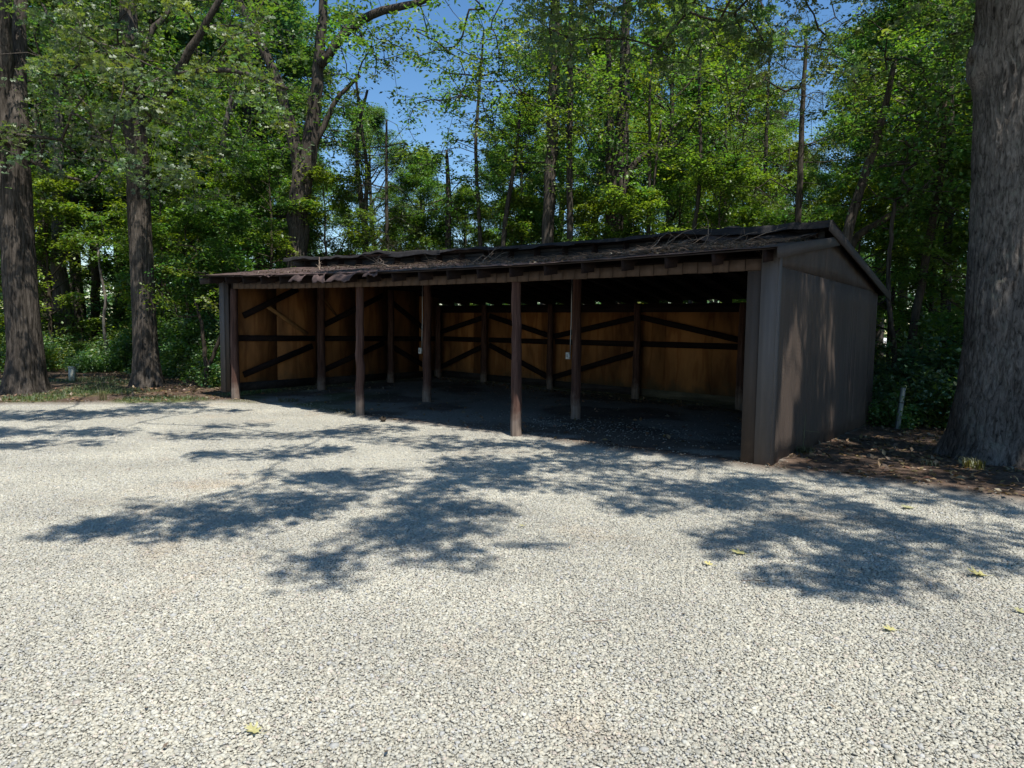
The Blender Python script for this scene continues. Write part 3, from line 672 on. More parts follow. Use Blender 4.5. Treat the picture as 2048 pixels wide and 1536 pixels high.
def shade_filter(C, seed):
    """keep mask for leaf centres: drop foliage that would shade the open sunny gravel or the sun flecks"""
    gp = C[:, :2] - SUNH * C[:, 2:3]; keep = np.ones(len(C), bool)
    e = edge_d(gp[:, 0], gp[:, 1]); on = (e < .05) & (gp[:, 1] > -3) & (np.abs(gp[:, 0]) < 22)
    for x, y, rx, ry, c in BW: on &= ~((((gp[:, 0] - x) / (rx * 1.4)) ** 2 + ((gp[:, 1] - y) / (ry * 1.55)) ** 2) < 1)
    keep &= ~on
    for x, y, r in HOLES: keep &= ((gp[:, 0] - x) ** 2 + (gp[:, 1] - y) ** 2) > r * r
    return keep

def leaves(C, L, W, up=.75, seed=0, tints=None, droop=.25, lobed=False):
    """two folded triangles per leaf at centres C"""
    g = np.random.default_rng(seed); n = len(C)
    a = g.normal(0, 1, (n, 3)); a[:, 2] = a[:, 2] * .35 - droop; a /= np.linalg.norm(a, axis=1)[:, None]
    nn = g.normal(0, 1, (n, 3)) * (1 - up); nn[:, 2] += up; nn -= a * np.sum(nn * a, 1)[:, None]; nn /= np.linalg.norm(nn, axis=1)[:, None] + 1e-9
    b = np.cross(nn, a); s = g.uniform(.65, 1.3, n)[:, None]; L_ = L * s; W_ = W * s
    fold = nn * W_ * .16
    if lobed:      # six-point outline with deep lobes
        v = np.stack([C, C + a * L_ * .35 + b * W_ * .62 + fold, C + a * L_ * .52 + b * W_ * .16, C + a * L_ * .8 + b * W_ * .55 + fold, C + a * L_,
                      C + a * L_ * .8 - b * W_ * .55 + fold, C + a * L_ * .52 - b * W_ * .16, C + a * L_ * .35 - b * W_ * .62 + fold], 1)
        f = np.array([(0, 1, 2), (2, 3, 4), (4, 5, 6), (6, 7, 0), (0, 2, 4)]); k = 8
    else:
        v = np.stack([C, C + a * L_ * .45 + b * W_ * .5 + fold, C + a * L_, C + a * L_ * .45 - b * W_ * .5 + fold], 1); f = np.array([(0, 1, 2), (0, 2, 3)]); k = 4
    F = (f[None] + (np.arange(n) * k)[:, None, None]).reshape(-1, 3); T = np.repeat(tints, k, 0) if tints is not None else None
    return v.reshape(-1, 3), F, T
def cluster_leaves(CC, per, r, flat=.45, seed=0, tvar=.22, hue=.10, lay=True):
    """leaf centres and tints for sprays at cluster centres CC"""
    g = np.random.default_rng(seed); CC = np.asarray(CC, float); n = len(CC); cnt = g.poisson(per, n); idx = np.repeat(np.arange(n), cnt); m = len(idx)
    d = g.normal(0, 1, (m, 3)); d /= np.linalg.norm(d, axis=1)[:, None]; rad = g.random(m) ** .5
    rr = (r * g.uniform(.6, 1.35, n))[idx]
    tilt = g.normal(0, .30, (n, 2)); off = d * rad[:, None] * rr[:, None]; off[:, 2] *= flat; off[:, 2] += off[:, 0] * tilt[idx, 0] + off[:, 1] * tilt[idx, 1] - .25 * rad ** 2 * rr
    cb = np.clip(g.normal(1, tvar, n), .45, 1.6)[idx] * np.clip(g.normal(1, .18, m), .5, 1.7); h = (g.normal(0, hue, n))[idx] + g.normal(0, hue * .6, m)
    T = np.stack([cb * (1 + h * 1.6), cb * (1 + h * .3), cb * (1 - h)], 1); T = np.clip(T, .1, 3)
    return CC[idx] + off, T

def trunk_path(pts, n=14, seed=0, wob=.03):
    """smooth centre line through pts [(x,y,z,r)...]"""
    pts = np.array(pts, float); g = np.random.default_rng(seed)
    d = np.r_[0, np.cumsum(np.linalg.norm(np.diff(pts[:, :3], axis=0), axis=1))]; q = np.linspace(0, d[-1], n)
    P = np.stack([np.interp(q, d, pts[:, k]) for k in range(4)], 1)
    for _ in range(2): P[1:-1] = (P[:-2] + 2 * P[1:-1] + P[2:]) / 4
    P[1:-1, :2] += g.normal(0, wob, (n - 2, 2)) * np.clip(P[1:-1, 3:4] * 4, .3, 1); return P

def limb(P0, d, L, n, g, bend=.25, rise=.0, wig=.12):
    P = [np.array(P0, float)]; d = np.array(d, float); d /= np.linalg.norm(d)
    for k in range(n - 1):
        d = d + g.normal(0, wig, 3) + np.array([0, 0, rise]); d /= np.linalg.norm(d); P.append(P[-1] + d * L / (n - 1))
    return np.array(P)

def generic_tree(seed, H, r0, crown0, crownR, nb, per=26, lr=.42, Ls=.115, Ws=.06, leafm='leaf_maple', barkm='bark_thin', flat=.4, up=.75, rise=.05, el=(.1, .8), profile='round', wob=.05, twigs=True, lean=(0, 0), dens=1.0, dead=0, ncl=5, lobed=False, hue=.1):
    """meshes of a tree at the origin: (trunk with limbs, crown)"""
    g = np.random.default_rng(seed); tb = MB(); CC = []
    T = trunk_path([(0, 0, -.15, r0 * 1.25), (0.01, 0, .25, r0 * 1.02), (lean[0] * .3, lean[1] * .3, H * .3, r0 * .82), (lean[0] * .7 + g.normal(0, wob * 3), lean[1] * .7, H * .65, r0 * .5), (lean[0], lean[1], H, r0 * .10)], 16, seed, wob)
    tb.tube(T[:, :3], T[:, 3], 10)
    zs = T[:, 2]
    for k in range(nb):
        f = (k + g.random()) / nb; h = crown0 + (H * .97 - crown0) * f; p = np.array([np.interp(h, zs, T[:, 0]), np.interp(h, zs, T[:, 1]), h]); rt = np.interp(h, zs, T[:, 3])
        if profile == 'round': L = crownR * (math.sin(math.pi * min(1, .18 + f * .80)) ** .7)
        elif profile == 'cone': L = crownR * (1.05 - f)
        else: L = crownR * (.6 + .4 * f) * (1 - .7 * max(0, f - .8) * 5 * .6)
        L *= g.uniform(.65, 1.2); az = k * 2.4 + g.normal(0, .5); e = g.uniform(*el) + f * .35
        d = np.array([math.cos(az) * math.cos(e), math.sin(az) * math.cos(e), math.sin(e)])
        B = limb(p, d, L, 7, g, rise=rise); rb = min(rt * .6, .03 + L * .016); tb.tube(B, np.linspace(rb, .008, 7), 5, cap=False)
        isdead = g.random() < dead
        for q in (3, 4, 5, 6):
            for _ in range(max(1, int(ncl / 4 + g.random()))):
                side = np.array([-d[1], d[0], 0]) * g.choice([-1, 1]); dd = side * g.uniform(.4, 1) + d * g.uniform(.2, .9) + np.array([0, 0, g.uniform(-.25, .3)])
                l2 = L * g.uniform(.18, .42) * (1.25 - q / 8); Q = limb(B[q], dd, l2, 4, g, wig=.2)
                if twigs: tb.tube(Q, np.linspace(rb * .35, .005, 4), 4, cap=False)
                if not isdead: CC += [Q[-1], (Q[1] + Q[2]) / 2 + g.normal(0, .1, 3)]
        if not isdead: CC += [B[-1], B[-2]]
    CC = np.array(CC); CC = CC[g.random(len(CC)) < dens]
    C, TT = cluster_leaves(CC, per, lr, flat, seed + 1, hue=hue); v, f_, t = leaves(C, Ls, Ws, up, seed + 2, TT, lobed=lobed)
    return tb.mesh('trunk', M[barkm], True), mesh_np('crown', v, f_, M[leafm], False, t)
def tree_obj(name, meshes, x, y, label, group=None, s=1.0, rz=0., cat='tree', z=None, tilt=(0, 0)):
    e = empty(name, (x, y, gzf(x, y) if z is None else z)); e.rotation_euler = (tilt[0], tilt[1], rz); e.scale = (s, s, s * (1)); tag(e, label, cat, group)
    link('trunk', meshes[0], e); link('crown', meshes[1], e); return e

# --- big foreground trunks with furrowed bark in real relief
def bark_trunk(name, pts, mat, parent, na=150, nr=260, flare=.35, seed=0, furrow=.022, cell=(26, 2.2), knobs=(), roots=7):
    pts = np.array(pts, float); P = trunk_path(pts, nr, seed, 0); z0 = P[0, 2]
    for _ in range(20): P[1:-1] = (P[:-2] + 2 * P[1:-1] + P[2:]) / 4
    th = np.linspace(0, 2 * np.pi, na, endpoint=False); TH, K = np.meshgrid(th, np.arange(nr)); Z = P[K, 2]; Rr = P[K, 3]
    hz = Z - z0; rt = .5 + .5 * np.cos(roots * TH + 1.3 * np.sin(TH * 2 + seed)) ** 1
    Rr = Rr * (1 + flare * np.exp(-hz / .38) * (.45 + 1.0 * rt) + .05 * np.sin(2 * TH + hz * .25 + seed) + .03 * np.sin(3 * TH - hz * .4))
    u = TH / (2 * np.pi) * cell[0]; w = Z * cell[1]; wx = (vnoise(u * .7, w * 1.4, seed + 3, None) - .5) * 1.1
    n1 = 1 - np.abs(vnoise(u + wx, w * .55, seed + 1, None) - .5) * 2; n2 = 1 - np.abs(vnoise((u + wx) * 2.1, w * 1.6, seed + 2, None) - .5) * 2
    m_ = np.clip(TH / (2 * np.pi) * 12, 0, 1) * np.clip((1 - TH / (2 * np.pi)) * 12, 0, 1)
    rel = -(np.clip((n1 - .62) / .38, 0, 1) ** 1.3) - .5 * np.clip((n2 - .6) / .4, 0, 1) + .35 * (vnoise(u * 4, w * 4, seed + 4) - .5)
    Rr = Rr + furrow * rel
    for kz, ka, kr, kh in knobs:
        da = (TH - ka + np.pi) % (2 * np.pi) - np.pi; d2 = ((da * P[K, 3]) / kr) ** 2 + ((Z - kz) / kr / 1.35) ** 2
        Rr = Rr + kh * np.exp(-d2 * 1.2) - kh * 1.25 * np.exp(-d2 * 9) + .012 * np.sin(np.sqrt(d2) * 9) * np.exp(-d2 * .6)
    V = np.stack([P[K, 0] + Rr * np.cos(TH), P[K, 1] + Rr * np.sin(TH), Z], -1).reshape(-1, 3)
    i = np.arange(nr - 1)[:, None] * na; j = np.arange(na)[None]; k = (j + 1) % na
    Q = np.stack([i + j, i + k, i + na + k, i + na + j], -1).reshape(-1, 4)
    return link(name, mesh_np(name, V, Q, mat, True), parent), P

def grow_to(nodes, targets, g, mb, sides=5, r_tip=.007):
    """connect leaf clusters to the tree greedily, thickening towards the trunk; nodes: list of start points"""
    Pn = [np.array(n, float) for n in nodes]; par = [-1] * len(Pn); T = [np.array(t, float) for t in targets]; c0 = Pn[0]
    order = sorted(range(len(T)), key=lambda i: np.linalg.norm(T[i] - Pn[-1])); cnt = [0] * len(Pn)
    for i in order:
        A = np.array(Pn); dd = np.linalg.norm(A - T[i], axis=1) + .25 * np.maximum(0, A[:, 2] - T[i][2]) * 2; j = int(np.argmin(dd)); L = dd[j]
        if L > 1.2:      # add bowed intermediate nodes
            k = max(2, int(L / .7)); a, b = Pn[j].copy(), T[i]; prev = j
            for q in range(1, k):
                f = q / k; p = a + (b - a) * f + g.normal(0, .10, 3) + np.array([0, 0, .10 * L * math.sin(math.pi * f)]); Pn.append(p); par.append(prev); cnt.append(0); prev = len(Pn) - 1
            Pn.append(b); par.append(prev); cnt.append(1)
        else: Pn.append(T[i]); par.append(j); cnt.append(1)
    w = cnt[:]
    for i in range(len(Pn) - 1, -1, -1):
        if par[i] >= 0: w[par[i]] += w[i]
    for i in range(len(Pn)):
        if par[i] >= 0:
            j = par[i]; r = lambda q: r_tip * (max(1, w[q])) ** .42; mid = (Pn[i] + Pn[j]) / 2 + g.normal(0, .03, 3)
            mb.tube(np.array([Pn[j], mid, Pn[i]]), [min(r(j), r(i) * 1.5), (r(i) + min(r(j), r(i) * 1.5)) / 2, r(i)], sides, cap=False)
    return Pn

def overhead_targets(sel, zlo, zhi, g, per_m2=2.6):
    T = []; C = []
    for (x, y, rx, ry, c) in sel:
        A = math.pi * rx * ry; n = max(1, int(A * per_m2 * c + g.random()))
        z0 = g.uniform(zlo, zhi) + min(8, max(0, y - 8.5)) * .42
        for _ in range(n):
            a = g.uniform(0, 2 * np.pi); q = g.random() ** .5 * .8; z = z0 + g.uniform(-.5, .5); T.append((x + rx * q * math.cos(a) + SUNH[0] * z, y + ry * q * math.sin(a) + SUNH[1] * z, z))
    return T
def overhead_leaves(sel, zlo, zhi, g, lai=3.4, leaf_area=.0062):
    P = []
    for (x, y, rx, ry, c) in sel:
        n = int(math.pi * rx * ry * lai * c / leaf_area); z0 = g.uniform(zlo, zhi) + min(8, max(0, y - 8.5)) * .42
        ns = max(4, int(math.pi * rx * ry * 11)); a = g.uniform(0, 2 * np.pi, ns); q = g.random(ns) ** .5 * .85
        cx, cy = x + rx * 1.2 * q * np.cos(a), y + ry * 1.25 * q * np.sin(a); i = g.integers(0, ns, n)
        z = z0 + g.uniform(-.6, .6, ns)[i] + g.normal(0, .10, n); P.append(np.stack([cx[i] + g.normal(0, .15, n) + SUNH[0] * z, cy[i] + g.normal(0, .15, n) + SUNH[1] * z, z], 1))
    return np.concatenate(P)

def big_oak(name, label, pts, mat, sel, zr_, extra, seed, knobs=(), na=150, nr=260, furrow=.022, cell=(26, 2.2), flare=.35, hub=None, side_limbs=(), lm='leaf_oak', extra_r=.5, per=46):
    g = np.random.default_rng(seed); x, y = pts[0][:2]; z = gzf(x, y)
    e = empty(name, (x, y, z)); tag(e, label, 'tree')
    loc = np.array([x, y, z]); pl = [(p[0] - x, p[1] - y, p[2] - z, p[3]) for p in pts]
    bark_trunk('trunk', pl, M[mat], e, na, nr, flare, seed, furrow, cell, knobs)
    mb = MB(); T = overhead_targets(sel, *zr_, g) + [tuple(p) for p in extra]
    top = [np.array(p[:3]) - loc for p in pts if p[2] > 5.5] or [np.array(pts[-1][:3]) - loc]
    grow_to(top, [np.array(t) - loc for t in T], g, mb)
    for Lp, r0 in side_limbs: mb.tube(trunk_path([(p[0] - x, p[1] - y, p[2] - z, rr) for p, rr in zip(Lp, r0)], 14, seed + 3, .04)[:, :3], trunk_path([(p[0] - x, p[1] - y, p[2] - z, rr) for p, rr in zip(Lp, r0)], 14, seed + 3, .04)[:, 3], 9)
    mb.build('limbs', M['bark'], e, smooth=True)
    C = overhead_leaves(sel, *zr_, g) if sel else np.zeros((0, 3)); Tn = np.clip(g.normal(1, .2, (len(C), 1)), .5, 1.6) * np.array([1.05, 1, .9])
    if len(extra):
        C2, T2 = cluster_leaves(np.array(extra), per, extra_r, .4, seed + 5); C = np.concatenate([C, C2]); Tn = np.concatenate([Tn, T2])
    k = shade_filter(C, seed); C, Tn = C[k], Tn[k]
    v, f, t = leaves(C - loc, .125, .08, .55, seed + 6, Tn, lobed=True)
    link('crown', mesh_np('crown', v, f, M[lm], False, t), e); return e

def box_pts(g, n, x0, x1, y0, y1, z0, z1, seed, thr=.42, f=.55):
    p = np.stack([g.uniform(x0, x1, n), g.uniform(y0, y1, n), g.uniform(z0, z1, n)], 1)
    k = fbm(p[:, 0] * f + p[:, 2] * .4, p[:, 1] * f - p[:, 2] * .3, seed, 3) > thr; return p[k]

g0 = np.random.default_rng(5)
# right-hand oak beside the shed, its limbs reach over the yard and the roof
selR = [b for b in BW if b[0] > -2.4 and b[1] < 13.2]
gs = np.random.default_rng(17)
for _ in range(95):
    x_, y_ = gs.uniform(2.9, 11.5), gs.uniform(7.2, 16.5)
    if y_ > np.interp(x_, EX, EY) + .6: selR.append((x_, y_, gs.uniform(.5, .9), gs.uniform(.5, .9), gs.uniform(.5, .9)))
for _ in range(70):
    t_, s_ = gs.uniform(-.5, 9.5), gs.uniform(-.2, 7); q_ = shed_pt(t_, s_); selR.append((q_[0], q_[1], gs.uniform(.45, .8), gs.uniform(.4, .7), gs.uniform(.5, .85)))
selL = [b for b in BW if not (b[0] > -2.4 and b[1] < 13.2)]
ex = box_pts(g0, 1500, -1.5, 12.5, 7.5, 16.5, 6.9, 12.5, 3, .42)
ex = ex[((ex[:, 2] - CH) / np.maximum(ex[:, 1], .1) > .29) & (ex[:, 0] / ex[:, 1] > .0)]
B3 = (6.95, 9.75)
big_oak('oak_tree', 'massive grey oak trunk at the right edge with a round burl high up', [(*B3, -.15, .66), (B3[0] - .02, 9.75, .5, .62), (6.94, 9.75, 1.6, .565), (6.87, 9.75, 3.5, .54), (6.74, 9.75, 6, .53), (6.55, 9.7, 9, .45), (6.8, 9.6, 13, .15)],
        'bark_oak', selR, (8.0, 10.0), ex, 21, knobs=((5.40, R(170), .20, .19),), na=300, nr=420, furrow=.024, cell=(34, 2.6), flare=.29)
# two left-hand oaks
B1 = ground_at(46, 782, .1)
exl = box_pts(g0, 330, B1[0] - 3.5, B1[0] + 4.5, B1[1] - 3.0, B1[1] + 2.5, 4.6, 11, 8, .43)
def P_(px, py, Y, r): p = at(px, py, Y); return (p[0], p[1], p[2], r)
Y1 = B1[1]
big_oak('oak_tree', 'thick dark oak trunk at the far left edge, flaring at its foot', [(B1[0] + .03, Y1, 0, .40), P_(50, 700, Y1, .335), P_(39, 560, Y1, .32), P_(32, 420, Y1, .315), P_(27, 300, Y1, .29)],
        'bark', [b for b in selL if b[0] < -6.5], (7.5, 9.5), exl, 31, na=200, nr=320, furrow=.022, cell=(30, 2.0), flare=.30,
        side_limbs=(([P_(10, 310, Y1, 0)[:3], P_(4, 200, Y1, 0)[:3], P_(12, 60, Y1 - .3, 0)[:3], P_(5, -120, Y1 - .5, 0)[:3]], (.27, .20, .15, .08)),
                    ([P_(24, 320, Y1, 0)[:3], P_(32, 220, Y1, 0)[:3], P_(40, 60, Y1 + .3, 0)[:3], P_(46, -120, Y1 + .5, 0)[:3]], (.27, .21, .15, .09))))
B2 = ground_at(294, 772, .1); Y2 = B2[1]
exl2 = box_pts(g0, 230, B2[0] - 3.0, B2[0] + 4.0, Y2 - 3.0, Y2 + 2.0, 6.0, 12, 9, .44)
big_oak('oak_tree', 'straight oak trunk with a side limb arching right, second trunk from the left edge', [(B2[0], Y2, 0, .31), P_(291, 700, Y2, .27), P_(283, 520, Y2, .255), P_(277, 380, Y2, .26), P_(272, 240, Y2, .24), P_(258, 60, Y2, .21), P_(250, -120, Y2, .17)],
        'bark', [b for b in selL if b[0] >= -6.5], (7.8, 9.6), exl2, 32, na=150, nr=380, furrow=.014, cell=(24, 2.4), flare=.36, knobs=((6.25, R(190), .13, .10),),
        side_limbs=(([P_(285, 245, Y2, 0)[:3], P_(325, 195, Y2, 0)[:3], P_(355, 150, Y2 - .2, 0)[:3], P_(385, 90, Y2 - .4, 0)[:3], P_(440, 0, Y2 - .6, 0)[:3], P_(490, -90, Y2 - .6, 0)[:3]], (.13, .12, .11, .085, .07, .05)),
                    ([P_(352, 152, Y2 - .2, 0)[:3], P_(400, 140, Y2 - .5, 0)[:3], P_(470, 141, Y2 - .9, 0)[:3], P_(530, 158, Y2 - 1.2, 0)[:3], P_(575, 178, Y2 - 1.4, 0)[:3]], (.07, .06, .055, .045, .03)),
                    ([P_(276, 150, Y2, 0)[:3], P_(300, 60, Y2 + .3, 0)[:3], P_(345, 20, Y2 + .5, 0)[:3], P_(360, -60, Y2 + .5, 0)[:3]], (.09, .07, .06, .04))))

# --- individual trunks behind the shed, each along its own line in the photograph
def own_tree(name, label, pts, forks=(), barkm='bark', leafm='leaf_maple', n=60, cr=(2.2, 2.2, 2.5), per=34, lr=.5, thr=.4, seed=0, cz=None, cat='tree', Ls=.12, Ws=.065, flat=.4, up=.75, twig=True, group=None, hue=.1, cx=0., cy=0.):
    g = np.random.default_rng(seed + 900); x, y = pts[0][:2]; z = gzf(x, y); e = empty(name, (x, y, z)); tag(e, label, cat, group); loc = np.array([x, y, z])
    mb = MB(); L = [list(p) for p in pts]; L[0][2] = z - .1
    T = trunk_path([(p[0] - x, p[1] - y, p[2] - z, p[3]) for p in L], 24, seed, .025); k = np.arange(24); mb.tube(T[:, :3], T[:, 3] * (1 + .35 * np.exp(-k / 1.3)), 12)
    for fk in forks: T2 = trunk_path([(p[0] - x, p[1] - y, p[2] - z, p[3]) for p in fk], 14, seed + 1, .03); mb.tube(T2[:, :3], T2[:, 3], 9); T = np.concatenate([T, T2])
    if n:
        tz = T[:, 2].max() if cz is None else cz - z; c = np.array([np.interp(tz, T[:24, 2], T[:24, 0]) + cx, np.interp(tz, T[:24, 2], T[:24, 1]) + cy, tz])
        u = g.normal(0, 1, (n * 3, 3)); u /= np.linalg.norm(u, axis=1)[:, None]; q = c + u * (g.random((n * 3, 1)) ** .4) * np.array(cr)
        q = q[fbm(q[:, 0] * .7 + q[:, 2] * .5, q[:, 1] * .7 - q[:, 2] * .4, seed + 7, 3) > thr][:n]
        st = [p for p in T[:, :3] if p[2] > min(2.2, tz * .4)]
        grow_to(st, list(q), g, mb, 4, .007)
        C, TT = cluster_leaves(q, per, lr, flat, seed + 3, hue=hue); kk = shade_filter(C + loc, seed); v, f, t = leaves(C[kk], Ls, Ws, up, seed + 4, TT[kk])
        link('trunk', mb.mesh('trunk', M[barkm], True), e); link('crown', mesh_np('crown', v, f, M[leafm], False, t), e)
    else: link('trunk', mb.mesh('trunk', M[barkm], True), e)
    return e
def line(Y, *q): return [P_(a, b, Y, r) for a, b, r in q]
own_tree('oak_tree', 'large forked oak rising behind the left half of the shed roof', line(21.5, (590, 760, .36), (594, 500, .32), (598, 420, .31), (604, 345, .33), (612, 300, .14)),
  forks=(line(21.5, (602, 362, .24), (588, 285, .20), (578, 235, .17), (545, 130, .14), (505, 60, .12), (465, -30, .10)), line(21.5, (606, 362, .28), (626, 250, .22), (634, 160, .17), (645, 40, .14), (650, -60, .1)),
         line(21.5, (622, 300, .10), (650, 250, .09), (670, 200, .07), (720, 150, .05)), line(21.3, (640, 130, .14), (700, 50, .13), (760, 20, .12), (850, 5, .09), (900, -30, .06))),
  n=190, cr=(6.2, 3.5, 4.6), cz=11.0, per=44, lr=.62, thr=.38, seed=101, Ls=.15, Ws=.075, cx=.8)
own_tree('pine_tree', 'straight brown pine trunk standing behind the middle of the shed roof', line(21.5, (1093, 800, .21), (1095, 480, .185), (1103, 300, .175), (1108, 120, .16), (1112, -80, .13)), n=120, cr=(2.9, 2.8, 4.4), cz=10.0, leafm='leaf_yellow', per=36, seed=102, thr=.42)
own_tree('slim_tree', 'slim dark trunk just right of the straight pine behind the roof', line(21, (1140, 790, .10), (1140, 480, .095), (1139, 300, .09), (1141, 100, .08), (1143, -60, .06)), n=60, cr=(2.0, 2.2, 4.5), cz=9.5, leafm='leaf_oak', seed=103)
own_tree('oak_tree', 'broad dark forked trunk behind the roof, right of the straight pine', line(22.5, (1218, 800, .33), (1222, 480, .30), (1230, 400, .28), (1240, 330, .25), (1246, 250, .20), (1250, 100, .16), (1255, -40, .12)),
  forks=(line(22.5, (1240, 400, .15), (1256, 340, .12), (1280, 315, .10), (1310, 300, .08), (1345, 270, .05)), line(22.5, (1224, 420, .14), (1217, 300, .13), (1222, 200, .1), (1216, 80, .07))),
  n=150, cr=(4.6, 3.2, 4.6), cz=9.8, per=44, lr=.58, seed=104, thr=.4)
own_tree('slim_tree', 'thin pale trunk left of the pine, splitting near the gap of blue sky', line(22.8, (962, 800, .075), (962, 480, .07), (955, 380, .06), (950, 300, .055), (958, 180, .045), (968, 60, .03)), n=110, cr=(2.6, 2.2, 3.2), cz=8.8, leafm='leaf_maple', seed=105, lr=.42, thr=.42)
own_tree('slim_tree', 'short dark trunk with a broken top behind the left half of the roof', line(23.6, (896, 800, .11), (896, 480, .105), (898, 400, .10), (897, 370, .08), (893, 300, .04)), n=64, cr=(2.2, 2.0, 2.3), cz=5.9, seed=106, lr=.42)
own_tree('slim_tree', 'leaning thin trunk between the pale trunk and the pine', line(22, (1000, 800, .08), (1006, 480, .08), (1016, 400, .075), (1030, 330, .06), (1040, 230, .04)), n=84, cr=(2.3, 2.2, 2.8), cz=8.2, leafm='leaf_yellow', seed=107, lr=.4)
own_tree('slim_tree', 'thin forked dark tree against the sky right of the forked oak', line(23, (735, 800, .12), (733, 480, .11), (722, 400, .085), (714, 330, .07), (712, 270, .06), (735, 180, .04)),
  forks=(line(23, (730, 440, .08), (735, 330, .06), (722, 250, .05), (712, 160, .04)),), n=80, cr=(2.6, 2.4, 2.8), cz=8.8, leafm='leaf_oak', seed=108, lr=.4, thr=.45)
own_tree('slim_tree', 'thin twin stems right of the broad forked trunk', line(21, (1292, 800, .06), (1296, 480, .06), (1300, 360, .05), (1298, 250, .04), (1302, 120, .03)), forks=(line(21, (1296, 470, .05), (1312, 330, .04), (1322, 240, .03)),), n=60, cr=(2.0, 2.0, 2.8), cz=7.0, seed=109, lr=.42)
own_tree('slim_tree', 'thin leaning tree rising from the roof ridge toward the right gable', line(20, (1375, 800, .07), (1385, 470, .065), (1398, 400, .06), (1402, 300, .05), (1396, 180, .04), (1405, 60, .03)), n=64, cr=(2.1, 2.0, 3.2), cz=8.0, leafm='leaf_yellow', seed=110, lr=.42)
own_tree('slim_tree', 'bare thin trunk between the two leaning trees above the right roof end', line(24, (1446, 800, .07), (1450, 480, .065), (1450, 360, .055), (1452, 200, .04)), n=34, cr=(1.9, 1.9, 3.6), cz=8.8, leafm='leaf_blue', seed=111, lr=.4)
own_tree('dead_pine', 'sparse straight pine with drooping needles above the gable peak', line(19, (1590, 800, .09), (1594, 460, .085), (1600, 330, .075), (1606, 200, .06), (1612, 60, .04)), n=110, cr=(2.2, 2.0, 4.0), cz=7.8, leafm='needle', seed=112, lr=.45, Ls=.09, Ws=.012, per=120, flat=.3)
own_tree('pine_tree', 'sparse pine left of the gable peak with bare lower twigs', line(24, (1526, 800, .08), (1526, 470, .075), (1530, 330, .065), (1536, 190, .05), (1540, 80, .03)), n=100, cr=(2.4, 2.0, 4.4), cz=8.4, leafm='needle', seed=113, lr=.5, Ls=.10, Ws=.012, per=110, flat=.3)
own_tree('pine_tree', 'small feathery pine against the sky left of the middle of the roof', line(22, (774, 800, .07), (775, 480, .06), (772, 380, .05), (773, 240, .03)), n=60, cr=(1.3, 1.3, 2.5), cz=5.8, leafm='needle', seed=114, lr=.42, Ls=.10, Ws=.012, per=120, flat=.3, cy=0)
own_tree('leaning_tree', 'brown tree leaning right behind the gable slope of the shed', line(16, (1668, 820, .14), (1690, 480, .12), (1712, 400, .10), (1745, 310, .09), (1762, 250, .08), (1790, 120, .05)), n=70, cr=(2.4, 2.0, 2.0), cz=7.2, cx=.4, leafm='leaf_oak', seed=115)
own_tree('slim_tree', 'dark curving trunk with a long side limb right of the gable wall', line(16.5, (1822, 800, .12), (1818, 700, .10), (1832, 620, .09), (1850, 540, .085), (1856, 480, .09), (1872, 420, .08), (1885, 330, .06), (1890, 200, .05)),
  forks=(line(16.5, (1700, 500, .09), (1712, 470, .09), (1760, 445, .08), (1830, 400, .07), (1870, 360, .04)),), n=76, cr=(2.1, 2.0, 2.8), cz=6.0, seed=116, barkm='bark_thin')
own_tree('slim_tree', 'curved grey trunk seen against the sunny field right of the shed', line(15.5, (1792, 800, .06), (1790, 720, .06), (1786, 660, .055), (1778, 620, .05), (1775, 540, .045), (1790, 400, .04)), n=50, cr=(1.6, 1.6, 1.9), cz=5.4, leafm='leaf_maple', seed=117, lr=.4)
own_tree('slim_tree', 'dark upright trunk close left of the massive oak', line(17.5, (1888, 800, .14), (1888, 700, .12), (1892, 600, .115), (1896, 480, .10), (1905, 330, .09), (1900, 150, .07)), n=80, cr=(2.2, 2.2, 3.4), cz=6.4, leafm='leaf_maple', seed=118)
own_tree('slim_tree', 'slender trunk in the gap between shed wall and massive oak', line(19, (1845, 800, .07), (1843, 700, .065), (1840, 600, .06), (1836, 470, .05), (1815, 330, .04)), n=60, cr=(2.2, 2.2, 2.6), cz=6.6, leafm='leaf_yellow', seed=119)
own_tree('dead_top_tree', 'grey tree with bare broken twigs between the second trunk and the forked oak', line(25, (428, 760, .17), (430, 600, .16), (432, 500, .15), (434, 420, .14), (437, 350, .11), (446, 285, .10), (458, 210, .09), (475, 150, .05)),
  forks=(line(25, (432, 480, .10), (452, 445, .09), (447, 410, .07), (452, 380, .03)), line(25, (437, 350, .05), (470, 352, .04), (500, 362, .02)), line(25, (455, 240, .06), (478, 190, .05), (480, 140, .03))),
  n=150, cr=(3.4, 2.6, 5.0), cz=8.0, seed=120, barkm='bark_grey', thr=.40)
